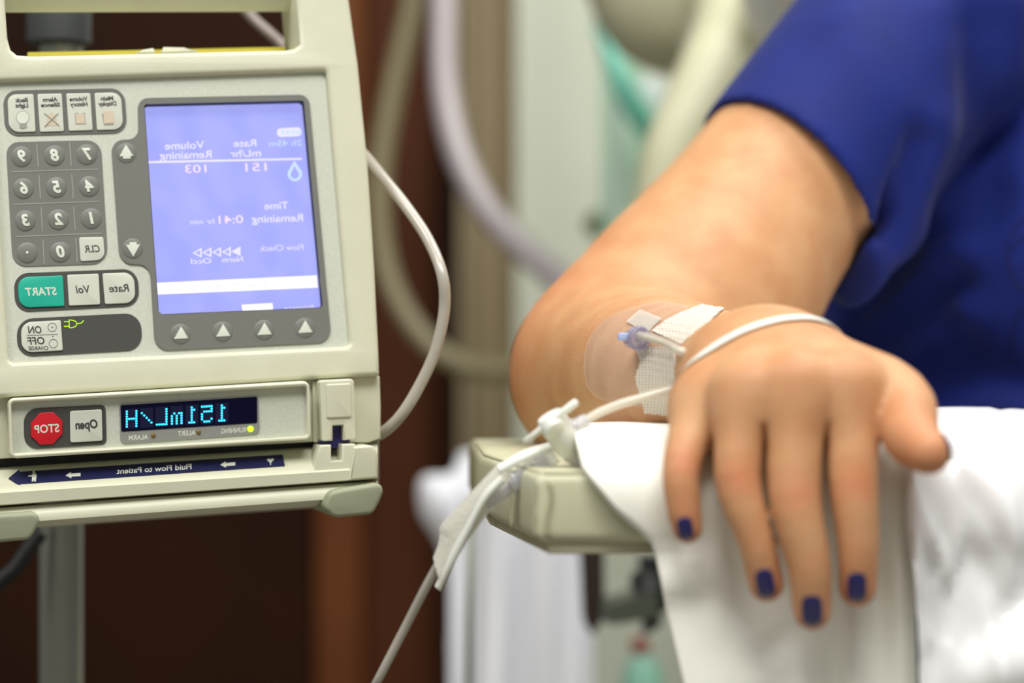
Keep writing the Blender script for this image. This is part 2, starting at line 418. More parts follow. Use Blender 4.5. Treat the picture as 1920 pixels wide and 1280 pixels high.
icon([[(140.5, 212), (147, 211.8), (147.5, 213.6), (154, 213.4), (154.4, 211.6), (159.5, 211.4), (160.5, 232.5), (141.5, 233)]], printmid, fk[2])
icon([[(142, 213.5), (158.5, 213), (159.2, 231.2), (142.8, 231.8)]], printtan, fk[2], NI + .0001)
icon([[(191, 213), (195, 213), (196, 231), (213, 230), (213, 234), (195, 235)]], printmid, fk[3]); icon([[(194, 208.5), (212.5, 207.5), (213.5, 230.5), (195, 231.5)]], printtan, fk[3], NI + .0001)
# ---- START / Vol / Rate
pshape('start_key_overlay', UP, [rpoly([(25.5, 512.5), (257.5, 503.5), (262, 573), (29, 585)], 27)], N - .0002, N + .0004, dgrey)
k_ = key('start_key', UP, [(33, 519.5), (118, 516), (121, 573.5), (36, 577)], [20, 3, 3, 20], NK, .0007, teal, label='teal START key')
ptext('key_lettering', UP, 'START', 76.5, 546, 14.5, NK + .0007, printlight, k_, italic=.12, bold=.2, width=58)
k_ = key('volume_key', UP, [(126, 515), (185, 512.8), (188, 570.5), (129.5, 573)], 3, NK, .0007, keywhite)
ptext('key_lettering', UP, 'Vol', 155.5, 542, 14, NK + .0007, printdark, k_, italic=.15, bold=.18, width=26)
k_ = key('rate_key', UP, [(192, 512.5), (251, 510), (254.5, 567.5), (197, 570)], [3, 20, 20, 3], NK, .0007, keywhite)
ptext('key_lettering', UP, 'Rate', 222.6, 539.7, 14, NK + .0007, printdark, k_, italic=.15, bold=.18, width=37)
# ---- ON/OFF
pw = pshape('power_overlay', UP, [rpoly([(31, 598), (263, 586), (268, 656), (33, 669)], 30)], N - .0002, N + .0004, dgrey)
k_ = key('power_key', UP, [(39, 604), (114, 600), (118, 656.5), (41, 661)], [20, 3, 3, 20], NK, .0007, keywhite)
ptext('key_lettering', UP, 'ON', 65.3, 618, 13.5, NK + .0007, printdark, k_, italic=.1, bold=.2, width=25)
ptext('key_lettering', UP, 'OFF', 67.5, 638.5, 13.5, NK + .0007, printdark, k_, italic=.1, bold=.2, width=32)
ptext('key_lettering', UP, 'CHARGE', 72, 652.5, 7.2, NK + .0007, printdark, k_, italic=.1, bold=.2, width=37)
for q in ([circle(98, 613.4, 8.4), circle(98, 613.4, 7.6)], [circle(100, 644, 8.4), circle(100, 644, 7.6)], [circle(98, 613.6, 1.4, 8)], [circle(99, 630.5, 1.2, 8)], [band((50, 628.7), (108.6, 626.4), .8)]):
    icon(q, printdark, k_, NK + .0007)
def ppath(pts): return [((a) / 6.4, b / 6.4 + 490) for a, b in pts]
dd = ppath([(825, 697), (870, 700), (910, 715), (930, 745), (912, 780), (875, 798), (828, 800)])
d2 = ppath([(833, 705), (868, 708), (903, 721), (921, 745), (905, 773), (872, 790), (836, 792)])
icon2 = lambda lp: pshape('plug_icon', UP, lp, NK - .0001, NK + .00012, plugline, pw)
icon2([dd, d2])
for p, q in [((768, 722), (828, 722)), ((768, 779), (828, 776)), ((930, 745), (965, 742)), ((963, 743), (988, 730)), ((986, 732), (1004, 706))]:
    a, b = ppath([p, q]); icon2([band(a, b, 1.5)])

# ---- lower door with dot-matrix display
pshape('lower_housing', DOOR, [[(-150, 755), (350, 726.5), (712, 705), (714, 760), (714, 822), (690, 830), (590, 828), (-150, 868)]], -0.115, -0.006, cream, bev=3)
door = pshape('cassette_door', DOOR, [rpoly([(15, 747), (580, 713.5), (584, 824), (20, 860)], 12), rpoly([(21.5, 755), (575.5, 724), (577.5, 817.5), (23.5, 850)], 6)], -0.010, 0.005, cream2, bev=5, bres=3)
pshape('door_plate', DOOR, [rpoly([(17, 750), (580, 718), (582, 822), (20, 856)], 6)], -0.004, 0.0012, silver, door)
ND = 0.0012
pshape('door_key_overlay', DOOR, [rpoly([(44, 766), (198, 758.5), (200, 833), (46, 843)], [27, 10, 10, 27])], ND - .0002, ND + .0004, dgrey)
oc = [(87.5 + 32.5 * math.cos(math.radians(22.5 + 45 * k)) * .98, 803 + 32.5 * math.sin(math.radians(22.5 + 45 * k)) - .06 * 32 * math.cos(math.radians(22.5 + 45 * k))) for k in range(8)]
k_ = pshape('stop_key', DOOR, [oc], ND + .0002, ND + .0012, red, bev=1.2, label='red octagonal STOP key')
ptext('key_lettering', DOOR, 'STOP', 87.5, 803, 15, ND + .0012, printlight, k_, italic=.06, bold=.25, width=47, slope=-.06, lean=0)
k_ = key('open_key', DOOR, [(131, 770.5), (191, 767), (192.5, 826), (132, 829.5)], 4, ND + .0004, .0008, keywhite)
ptext('key_lettering', DOOR, 'Open', 162, 795, 16, ND + .0012, printdark, k_, italic=.12, bold=.35, width=42, slope=-.06, lean=0)
disp = pshape('door_display', DOOR, [rpoly([(224, 757), (485, 741.5), (487, 813), (226, 832)], [4, 4, 10, 10])], ND - .0002, ND + .0005, lgrey)
pshape('display_window', DOOR, [rpoly([(226, 759.5), (482, 743.5), (482.5, 792.5), (227.5, 809)], 3)], ND + .0003, ND + .0007, blackglass, disp)
GL = {'H': ['10001', '10001', '10001', '11111', '10001', '10001', '10001'], '/': ['00000', '00001', '00010', '00100', '01000', '10000', '00000'],
      'L': ['10000', '10000', '10000', '10000', '10000', '10000', '11111'], 'm': ['00000', '00000', '11010', '10101', '10101', '10101', '10101'],
      '1': ['00100', '01100', '00100', '00100', '00100', '00100', '01110'], '5': ['11111', '10000', '11110', '00001', '00001', '10001', '01110']}
dots, cells = [], []
for i, ch in enumerate('151mL/H'):
    cx = 416 - i * 28.2; cy = 774 + i * 28.2 * .064
    cells.append(prim(DOOR, [[(cx - 12, cy - 18), (cx + 12, cy - 19.5), (cx + 12, cy + 17.5), (cx - 12, cy + 19)]], ND + .0006, ND + .00075))
    for r_, row in enumerate(GL[ch]):
        for c_, b_ in enumerate(row):
            if b_ == '1':
                x = cx + (2 - c_) * 4.5; y = cy + (r_ - 3) * 4.7 - (x - cx) * .064
                dots.append(prim(DOOR, [circle(x, y, 2.15, 8)], ND + .0006, ND + .0010))
v, f = merge(*dots); tag(obj('display_digits', v, f, cyan, disp, label='glowing cyan dot-matrix characters'), kind='stuff')
for v, f in cells: obj('display_cell', v, f, cyandim, disp)
for s, cx, cy, w_, lx, ly, lm in [('ALARM', 259.5, 819.5, 36, 287.5, 816, ledoff), ('ALERT', 350, 811.5, 34, 372.4, 810, ledoff), ('RUNNING', 438, 806.5, 47, 469.7, 804, ledgreen)]:
    ptext('display_lettering', DOOR, s, cx, cy, 9, ND + .0005, printlight, disp, width=w_, bold=.2, slope=-.06, lean=0)
    v, f = dome(DOOR, lx, ly, 6.2 if lm is ledgreen else 4.8, ND + .0004, .0009, 12, 3); obj('indicator_light', v, f, lm, disp, smooth=True)

# ---- latch column at the right
lat = pshape('latch', DOOR, [rpoly([(600, 713), (664, 710), (668, 823), (644, 825), (644, 797), (624, 798), (624, 826), (604, 827)], [6, 8, 6, 1, 1, 1, 1, 4])], -0.008, 0.006, cream2, bev=3)
pshape('latch_inset', DOOR, [rpoly([(612, 720.5), (657.5, 718.5), (659, 781.5), (613, 783.5)], 3)], 0.005, 0.0068, cream2, lat, bev=2)
pshape('latch_groove', DOOR, [rpoly([(586, 716), (599, 715), (602, 828), (588, 829)], 3)], -0.007, -0.004, cream, lat)
pshape('cassette_slot', DOOR, [[(622, 795), (645, 794), (645, 822), (656, 823), (656, 838), (600, 841), (600, 826), (622, 824)]], -0.006, 0.001, purple)
pshape('latch_guide', DOOR, [[(621, 834), (600, 835), (596, 846), (587, 897), (659, 894), (664, 846), (666, 832), (641, 833), (641, 863), (621, 864)]], -0.006, 0.010, cream2, bev=3)

# ---- lower chassis: profile swept between its two ends
def loft_px(name, rows, m, parent=pump, smooth=35, xl=-150, xr=708, label=None):
    """rows: (y at x=0, y at x=705, n offset); closed profile"""
    L_, R_ = [], []
    for (y0, y1, n) in rows:
        k = (y1 - y0) / 705.0
        L_.append(DOOR(xl, y0 + k * xl, n)); R_.append(DOOR(xr, y0 + k * xr, n))
    M = len(rows); v = L_ + R_
    f = [(i, (i + 1) % M, M + (i + 1) % M, M + i) for i in range(M)] + [tuple(range(M - 1, -1, -1)), tuple(range(M, 2 * M))]
    return obj(name, v, f, m, parent, smooth=smooth, label=label)
pshape('door_gap', DOOR, [[(-150, 866), (590, 822), (590, 840), (-150, 884)]], -0.020, -0.012, black)
chas = loft_px('chassis', [(868, 824, -.10), (872, 826, -.016), (884, 836, -.0065), (909, 862, .002), (918, 872, .009), (924, 878, .0115), (946, 896, .0115), (948, 898, .008), (948, 898, -.10)], cream, smooth=50)
loft_px('base', [(951, 901, -.10), (951, 901, .006), (953, 903, .0085), (970, 917, .0115), (982, 929, .0115), (989, 936, .006), (992, 940, -.006), (993, 942, -.03), (993, 942, -.10)], cream, smooth=50)
pshape('right_end_cap', DOOR, [rpoly([(664, 838), (700, 834), (708, 848), (709, 896), (655, 900)], [2, 8, 4, 2, 2])], -.02, .0125, cream2, bev=4)
# flow label printed strip on the sloping ledge
k_ = (836 - 884) / 705
a_, b_, c_ = DOOR(0, 884, -.0065), DOOR(700, 884 + 700 * k_, -.0065), DOOR(0, 909, .002)
nn = np.cross(b_ - a_, c_ - a_); nn = nn / np.linalg.norm(nn); nn = nn if np.dot(nn, CAM - a_) > 0 else -nn
LEDP = Frame(a_, nn)
lab = pshape('flow_label', LEDP, [[(16, 896), (36, 879.5), (37, 884), (530, 851.5), (534, 872), (38, 907), (39, 911)]], -.0002, .0005, navy, label='navy arrow label with white lettering')
ptext('label_lettering', LEDP, 'Fluid Flow to Patient', 289, 878.5, 10, .0005, printlight, lab, width=140, bold=.12, slope=-.064, lean=0)
def arr(cx, cy): return [(cx - 14, cy + 1), (cx - 4, cy - 6), (cx - 3.5, cy - 2.5), (cx + 14, cy - 4), (cx + 14, cy + 2), (cx - 3.5, cy + 3), (cx - 3, cy + 6)]
for lp in [arr(137, 890), arr(427, 870)]: pshape('label_arrow', LEDP, [lp], .0003, .0007, printlight, lab)
pshape('label_figure', LEDP, [[(60, 888), (67, 886.5), (69, 892), (68, 895), (67, 902), (64, 902), (63.5, 897), (62, 902), (59.5, 902), (60, 893), (53, 893), (53, 891), (59.5, 890.5)]], .0003, .0007, printlight, lab)
pshape('label_figure', LEDP, [circle(63, 884.5, 2.3, 8)], .0003, .0007, printlight, lab)
pshape('label_mark', LEDP, [[(500, 861.5), (503.5, 859), (507, 861), (510.5, 858.5), (514, 860.5), (508, 867), (508, 871), (506.5, 871), (506.5, 867)]], .0003, .0007, printlight, lab)
# rubber feet
def foot(pts, n1):
    pshape('rubber_foot', DOOR, [rpoly(pts, 9)], -0.03, n1, rubber, bev=8, bres=3, label='translucent grey rubber foot')
foot([(618, 923), (640, 917), (712, 905), (721, 918), (714, 938), (700, 964), (628, 971), (606, 952)], .019)
foot([(-60, 968), (66, 960), (76, 972), (70, 990), (56, 1012), (-60, 1022)], .019)
# bracket that grips the pole
bv, bf = rbox(DOOR(100, 500, -0.115) - V(.03, .03, .04), DOOR(100, 500, -0.115) + V(.03, .02, .04), .004)
obj('pole_bracket', bv, bf, dgrey, pump)

# ================================================================== pole behind the pump
chrome = mat('pole_brushed_metal', (150, 152, 140), 0.32, metal=0.85, bump=0.05, bscale=300)
dplastic = mat('collar_dark_grey', (56, 59, 59), 0.5)
pd = 1.24
pole = thing('drip_pole', (P(114, 640, pd)[0], pd, 0.0), 'brushed metal drip stand pole behind the pump', 'pole')
px_, = [P(114, 640, pd)[0]]
v, f = lathe(V(px_, pd, .06), V(px_, pd, 1.0), [(0, .0112), (P(0, 70, pd)[2] - .06, .0112)], 28); obj('pole', v, f, chrome, pole, smooth=40)
v, f = lathe(V(px_, pd, P(0, 80, pd)[2]), V(px_, pd, 3), [(0, .0085), (.75, .0085)], 24); obj('inner_pole', v, f, chrome, pole, smooth=40)
z0 = P(0, 86, pd)[2]
v, f = lathe(V(px_ - .001, pd, z0), V(px_ - .001, pd, 3), [(0, .0145), (.002, .0165), (.045, .0168), (.05, .014)], 28); obj('collar', v, f, dplastic, pole, smooth=40)
v, f = lathe(V(px_, pd, .05), V(px_, pd, .2), [(0, .05), (.02, .05), (.05, .02)], 24); obj('base_hub', v, f, dplastic, pole, smooth=40)
for k in range(5):
    a = 2 * math.pi * k / 5 + .3; e = V(px_ + .26 * math.cos(a), pd + .26 * math.sin(a), .055)
    v, f = sweep(np.array([V(px_, pd, .065), e]), .014, 10); obj('leg', v, f, dplastic, pole)
    v, f = lathe(e - V(.012 * math.sin(a), -.012 * math.cos(a), .028), e + V(.012 * math.sin(a), -.012 * math.cos(a), -.028), [(0, .026), (.024, .026)], 16); obj('caster', v, f, black, pole)
# ================================================================== signed-distance modelling of soft bodies
def dot3(p, d): return p[:, 0] * d[0] + p[:, 1] * d[1] + p[:, 2] * d[2]
def seg_t(p, a, b):
    d = b - a; return np.clip(dot3(p - a, d) / (d[0] ** 2 + d[1] ** 2 + d[2] ** 2), 0, 1)
def cone(p, a, ra, b, rb, axis=None, k=1.0):
    t = seg_t(p, a, b); q = p - (a + t[:, None] * (b - a))
    if axis is not None: q = q + (dot3(q, axis) * (k - 1))[:, None] * axis
    return np.sqrt((q * q).sum(1)) - (ra + (rb - ra) * t)
def smin(a, b, k):
    h = np.clip(0.5 + 0.5 * (b - a) / k, 0, 1); return b + (a - b) * h - k * h * (1 - h)
def ridge(p, pts, w, A):
    """gaussian bump along a polyline"""
    d2 = np.full(len(p), 1e9)
    for a, b in zip(pts[:-1], pts[1:]):
        t = seg_t(p, a, b); q = p - (a + t[:, None] * (b - a)); d2 = np.minimum(d2, (q * q).sum(1))
    return A * np.exp(-d2 / (w * w))
def dense(J, n=4):
    q = catmull([np.append(a, r) for a, r in J], n); return [(x[:3], x[3]) for x in q]
def chain(p, J, axis=None, ks=None):
    d = None
    for i, ((a, ra), (b, rb)) in enumerate(zip(J[:-1], J[1:])):
        c = cone(p, a, ra, b, rb) if axis is None else cone(p, a, ra, b, rb, axis, ks[i])
        d = c if d is None else np.minimum(d, c)
    return d
def sdf_mesh(f, lo, hi, h, smooth=2):
    lo = np.asarray(lo, float); B = 8
    nb = np.ceil((np.asarray(hi) - lo) / h / B).astype(int); n = nb * B
    bi = np.stack(np.meshgrid(*[np.arange(k) for k in nb], indexing='ij'), -1).reshape(-1, 3)
    cen = lo + (bi * B + (B - 1) / 2) * h; d = f(cen)
    act = np.abs(d) < B * h * 0.87 * 1.7 + 0.004
    G = np.repeat(np.repeat(np.repeat(np.where(d > 0, 1.0, -1.0).astype(np.float32).reshape(nb), B, 0), B, 1), B, 2)
    loc = np.stack(np.meshgrid(*[np.arange(B)] * 3, indexing='ij'), -1).reshape(-1, 3)
    ab = bi[act]
    for s in range(0, len(ab), 400):
        ix = (ab[s:s + 400, None, :] * B + loc[None]).reshape(-1, 3)
        G[ix[:, 0], ix[:, 1], ix[:, 2]] = f(lo + ix * h)
    S = G < 0
    c = np.zeros(tuple(n - 1), np.int8)
    for dx in (0, 1):
        for dy in (0, 1):
            for dz in (0, 1): c += S[dx:n[0] - 1 + dx, dy:n[1] - 1 + dy, dz:n[2] - 1 + dz]
    ci = np.argwhere((c > 0) & (c < 8)); del c
    idx = np.full(tuple(n - 1), -1, np.int32); idx[ci[:, 0], ci[:, 1], ci[:, 2]] = np.arange(len(ci))
    corners = [(dx, dy, dz) for dx in (0, 1) for dy in (0, 1) for dz in (0, 1)]
    val = {k: G[ci[:, 0] + k[0], ci[:, 1] + k[1], ci[:, 2] + k[2]] for k in corners}
    acc = np.zeros((len(ci), 3)); cnt = np.zeros(len(ci))
    for a in corners:
        for ax in range(3):
            if a[ax] == 0:
                b = list(a); b[ax] = 1; b = tuple(b); va, vb = val[a], val[b]; m = (va < 0) != (vb < 0)
                t = np.where(m, va / np.where(m, va - vb, 1), 0)
                pt = np.array(a, float)[None, :].repeat(len(ci), 0); pt[:, ax] = t
                acc += pt * m[:, None]; cnt += m
    v = lo + (ci + acc / cnt[:, None]) * h
    F4 = []
    for ax in range(3):
        sl0 = [slice(0, n[i] - 1) for i in range(3)]; sl1 = list(sl0)
        sl0[ax] = slice(0, n[ax] - 1); sl1[ax] = slice(1, n[ax])
        e = np.argwhere(S[tuple(sl0)] != S[tuple(sl1)])
        o1, o2 = [(1, 2), (2, 0), (0, 1)][ax]
        e = e[(e[:, o1] > 0) & (e[:, o2] > 0)]
        def g(d1, d2):
            q = e.copy(); q[:, o1] -= d1; q[:, o2] -= d2; return idx[q[:, 0], q[:, 1], q[:, 2]]
        q = np.stack([g(0, 0), g(1, 0), g(1, 1), g(0, 1)], 1)
        fl = S[e[:, 0], e[:, 1], e[:, 2]]
        q[~fl] = q[~fl][:, ::-1]; F4.append(q[(q >= 0).all(1)])
    fa = np.vstack(F4)
    ed = np.vstack([fa[:, [0, 1]], fa[:, [1, 2]], fa[:, [2, 3]], fa[:, [3, 0]]])
    for _ in range(smooth):
        s = np.zeros_like(v); k = np.zeros(len(v))
        for c_ in range(3): s[:, c_] = np.bincount(ed[:, 0], v[ed[:, 1], c_], len(v)) + np.bincount(ed[:, 1], v[ed[:, 0], c_], len(v))
        k = np.bincount(ed[:, 0], minlength=len(v)) + np.bincount(ed[:, 1], minlength=len(v))
        v = np.where(k[:, None] > 0, v * .5 + .5 * s / np.maximum(k, 1)[:, None], v)
    return v, fa
def obj_np(name, v, fa, m, parent):
    off = np.array(root_of(parent).location) if parent else np.zeros(3)
    me = bpy.data.meshes.new(name); v = (v - off).astype(np.float32)
    me.vertices.add(len(v)); me.vertices.foreach_set('co', v.ravel())
    me.loops.add(fa.size); me.loops.foreach_set('vertex_index', fa.astype(np.int32).ravel())
    me.polygons.add(len(fa)); me.polygons.foreach_set('loop_start', np.arange(len(fa), dtype=np.int32) * 4)
    me.update(calc_edges=True); me.validate(); me.shade_smooth(); me.materials.append(m)
    o = bpy.data.objects.new(name, me); COL.objects.link(o)
    if parent: o.parent = parent
    return o
def trace(f, o, d, t0=0.0, steps=90, k=.75):
    d = d / np.linalg.norm(d, axis=1)[:, None]; t = np.full(len(d), t0)
    for _ in range(steps): t = t + f(o + d * t[:, None]) * k
    return o + d * t[:, None]
def grad(f, p, e=.0006):
    g = np.stack([f(p + e * np.eye(3)[i]) - f(p - e * np.eye(3)[i]) for i in range(3)], 1)
    return g / (np.linalg.norm(g, axis=1)[:, None] + 1e-12)

def settle(f, p, n=8):
    for _ in range(n): p = p - grad(f, p) * f(p)[:, None]
    return p
# ------------------------------------------------------------------ the arm and hand: joints measured off the photo, each with its own distance
UPV = V(0, -0.25, 0.97); UPV /= np.linalg.norm(UPV)
little = [(P(1322, 752, .922), .0105), (P(1279, 866, .898), .0073), (P(1281, 942, .894), .0066), (P(1289, 990, .894), .0057)]
ring = [(P(1402, 738, .899), .0104), (P(1383, 893, .886), .0086), (P(1417, 1008, .882), .0071), (P(1437, 1095, .884), .0066)]
middle = [(P(1494, 728, .893), .0108), (P(1490, 925, .880), .0096), (P(1516, 1055, .877), .0080), (P(1523, 1146, .880), .0070)]
index = [(P(1594, 730, .896), .0110), (P(1600, 902, .883), .0092), (P(1609, 1017, .880), .0078), (P(1608, 1102, .882), .0070)]
thumb = [(P(1545, 700, .936), .0150), (P(1683, 745, .902), .0119), (P(1708, 816, .879), .0106), (P(1742, 850, .863), .0077)]
wrist = P(1432, 692, .950); fore1 = P(1345, 700, 1.005); fore2 = P(1255, 704, 1.06); elbow = P(1148, 700, 1.165)
def phal(J):   # waist between the joints, fuller at the joints
    out = []
    for i, ((a, ra), (b, rb)) in enumerate(zip(J[:-1], J[1:])):
        out.append((a, ra)); out.append((a * .5 + b * .5, (ra + rb) / 2 * ((1.01, .99, .995)[i])))
    out.append(J[-1]); return out
FING = [dense(J, 4) for J in (little, ring, middle, index)]
TH_ = dense(thumb, 4)
carp = [P(1372, 702, .950), P(1408, 694, .950), P(1448, 690, .948), P(1488, 692, .944)]
upper = [(elbow + V(.004, .004, .0), .0475), (P(1235, 640, 1.18), .0560), (P(1312, 560, 1.2), .0575), (P(1400, 440, 1.225), .0525), (P(1500, 307, 1.25), .0502), (P(1690, 80, 1.29), .053)]
FORE = dense([(wrist, .0270), (fore1, .0312), (fore2, .0378), (elbow, .0465)], 4); FK = np.interp(np.arange(len(FORE)), [0, 4, 8, 12], [1.34, 1.20, 1.10, 1.0])
UPPER = dense(upper, 2)
def f_palm(p):
    d = None
    for J, c, rc in zip((little, ring, middle, index), carp, (.0125, .0150, .0160, .0150)):
        e = cone(p, J[0][0] + V(0, .002, -.001), J[0][1] * .98, c, rc)
        d = e if d is None else smin(d, e, .022)
    # palm body below the metacarpals
    for J, c in zip((little, ring, middle, index), carp):
        d = smin(d, cone(p, J[0][0] + V(0, .010, -.008), .0105, c + V(0, 0, -.006), .014), .008)
    d = smin(d, cone(p, little[0][0] + V(.002, .012, -.010), .012, carp[0] + V(.004, 0, -.006), .015), .010)
    # webs between the finger roots
    for A, B in ((little, ring), (ring, middle), (middle, index)):
        d = smin(d, cone(p, A[0][0] * .84 + A[1][0] * .16 + V(0, .003, 0), .0080, B[0][0] * .84 + B[1][0] * .16 + V(0, .003, 0), .0080), .008)
    # thenar and thumb web
    d = smin(d, cone(p, P(1500, 705, .943), .0155, P(1640, 738, .913), .0120), .012)
    d = smin(d, cone(p, P(1570, 715, .915), .0095, P(1655, 752, .903), .0095), .012)
    return d
def f_arm(p):
    ax = UPV
    return smin(chain(p, FORE, ax, FK), chain(p, UPPER), .018)
tend = [[c + UPV * .017, J[0][0] + UPV * J[0][1]] for J, c in zip((ring, middle, index), carp[1:])]
def f_body(p):
    d = f_arm(p)
    near = (p[:, 1] < 1.03) & (p[:, 0] > 0.03)
    if near.any():
        q = p[near]
        pal = smin(f_palm(q), d[near], .016)
        for t in tend: pal = pal - ridge(q, t, .0040, .0010)
        for J in (little, ring, middle, index): pal = pal - ridge(q, [J[0][0] + V(0, -.006, .0075), J[0][0] + V(0, -.0075, .006)], .0070, .0009)
        out = pal
        cd = [chain(q, J) for J in FING + [TH_]]
        for i, c in enumerate(cd): out = np.minimum(out, smin(pal, c, (.011 if i < 4 else .006)))
        for a, b in ((0, 1), (1, 2), (2, 3)):   # a crease where neighbouring fingers touch
            out = np.maximum(out, np.minimum(.0018 - np.abs(cd[a] - cd[b]), pal - .003))
        d = d.copy(); d[near] = out
    return d

def skin_material():
    m = mat('skin', (214, 166, 124), 0.52, spec=.32, sss=0.25, bump=0.0)
    nt = m.node_tree; b = nt.nodes['Principled BSDF']
    at = nt.nodes.new('ShaderNodeAttribute'); at.attribute_name = 'flush'
    tc = nt.nodes.new('ShaderNodeTexCoord')
    n1 = nt.nodes.new('ShaderNodeTexNoise'); n1.inputs['Scale'].default_value = 55; n1.inputs['Detail'].default_value = 4
    mx = nt.nodes.new('ShaderNodeMix'); mx.data_type = 'RGBA'
    mx.inputs[6].default_value = rgb(204, 156, 113); mx.inputs[7].default_value = rgb(194, 140, 97)
    rp = nt.nodes.new('ShaderNodeValToRGB'); rp.color_ramp.elements[0].position = .35; rp.color_ramp.elements[1].position = .7
    nt.links.new(tc.outputs['Object'], n1.inputs['Vector']); nt.links.new(n1.outputs['Fac'], rp.inputs['Fac']); nt.links.new(rp.outputs['Color'], mx.inputs[0])
    m2 = nt.nodes.new('ShaderNodeMix'); m2.data_type = 'RGBA'; m2.inputs[7].default_value = rgb(206, 118, 84)
    nt.links.new(at.outputs['Fac'], m2.inputs[0]); nt.links.new(mx.outputs[2], m2.inputs[6]); nt.links.new(m2.outputs[2], b.inputs['Base Color'])
    # fine skin relief: cells and stretched creases
    vo = nt.nodes.new('ShaderNodeTexVoronoi'); vo.inputs['Scale'].default_value = 900
    n2 = nt.nodes.new('ShaderNodeTexNoise'); n2.inputs['Scale'].default_value = 260; n2.inputs['Detail'].default_value = 6
    ad = nt.nodes.new('ShaderNodeMath'); ad.operation = 'ADD'
    bp = nt.nodes.new('ShaderNodeBump'); bp.inputs['Strength'].default_value = .22; bp.inputs['Distance'].default_value = .0006
    nt.links.new(tc.outputs['Object'], vo.inputs['Vector']); nt.links.new(tc.outputs['Object'], n2.inputs['Vector'])
    nt.links.new(vo.outputs['Distance'], ad.inputs[0]); nt.links.new(n2.outputs['Fac'], ad.inputs[1])
    nt.links.new(ad.outputs[0], bp.inputs['Height']); nt.links.new(bp.outputs['Normal'], b.inputs['Normal'])
    return m
skin = skin_material()
person = thing('person', P(1960, 900, 1.33), 'person in a royal blue short-sleeved shirt, bare forearm and hand resting over the armrest', 'person')
v, fa = sdf_mesh(f_body, V(-.02, .845, .64), V(.245, 1.36, .965), .00145)
body = obj_np('body', v, fa, skin, person)
fl = np.zeros(len(v))
for J in (little, ring, middle, index):
    fl += ridge(v, [J[1][0] + V(0, -.008, 0), J[1][0] + V(.0005, -.008, 0)], .0070, .50)
    fl += ridge(v, [J[2][0] + V(0, -.006, 0), J[2][0] + V(.0005, -.006, 0)], .0055, .16)
    fl += ridge(v, [J[3][0] + V(0, -.003, .002), J[3][0] + V(.0005, -.003, -.006)], .0080, .34)
    fl += ridge(v, [J[0][0] + V(0, -.006, .008), J[0][0] + V(.0005, -.006, .008)], .0080, .16)
fl += ridge(v, [thumb[2][0], thumb[3][0]], .012, .45)
fl += ridge(v, [P(985, 690, 1.165), P(1040, 560, 1.17)], .030, .35)
at_ = body.data.attributes.new('flush', 'FLOAT', 'POINT'); at_.data.foreach_set('value', np.clip(fl, 0, .8).astype(np.float32))

# finger nails: curved plates lying on the finger surface
polish = mat('navy_nail_polish', (10, 9, 84), 0.12, coat=1.0, spec=0.6)
def surf_patch(name, cx, cy, w, h, ang, m, parent, off=.0006, p=3.0, nr=7, ns=28, lift=.0):
    """superellipse patch, aimed through the given picture position, laid on the skin"""
    vs_ = [(cx, cy)]
    for i in range(1, nr + 1):
        for k in range(ns):
            a = 2 * math.pi * k / ns; c, s = math.cos(a), math.sin(a)
            r = (abs(c) ** p + abs(s) ** p) ** (-1 / p) * i / nr
            x, y = c * r * w / 2, s * r * h / 2
            vs_.append((cx + x * math.cos(ang) - y * math.sin(ang), cy + x * math.sin(ang) + y * math.cos(ang)))
    xy = np.array(vs_); d = np.stack([(xy[:, 0] - 960) / F, np.ones(len(xy)), -(xy[:, 1] - 640) / F], 1)
    c0 = trace(f_body, CAM, d[:1], .80)[0]; nc = grad(f_body, c0[None])[0]
    c1 = c0 + nc * .001; pts = CAM + d * (np.dot(c1 - CAM, nc) / dot3(d, nc))[:, None]
    pts = settle(f_body, pts); nrm = grad(f_body, pts)
    rr = np.array([0] + [i / nr for i in range(1, nr + 1) for _ in range(ns)])
    top = pts + nrm * (off * (1 - .55 * rr ** 4))[:, None]
    bot = pts - nrm * .0006
    f = [(0, 1 + k, 1 + (k + 1) % ns) for k in range(ns)]
    for i in range(nr - 1):
        for k in range(ns): a = 1 + i * ns; f.append((a + k, a + ns + k, a + ns + (k + 1) % ns, a + (k + 1) % ns))
    n0 = len(top); b = 1 + (nr - 1) * ns
    f2 = [tuple(i + n0 for i in reversed(q)) for q in f] + [(b + k, b + (k + 1) % ns, b + (k + 1) % ns + n0, b + k + n0) for k in range(ns)]
    return obj(name, np.vstack([top, bot]), f + f2, m, parent, smooth=50)
for (cx, cy, w, h, a) in [(1285, 995, 37, 50, -.12), (1436, 1098, 45, 60, -.14), (1523, 1150, 50, 62, -.03), (1606, 1105, 46, 60, -.02)]:
    surf_patch('finger_nail', cx, cy, w, h, a, polish, body, off=.0009)
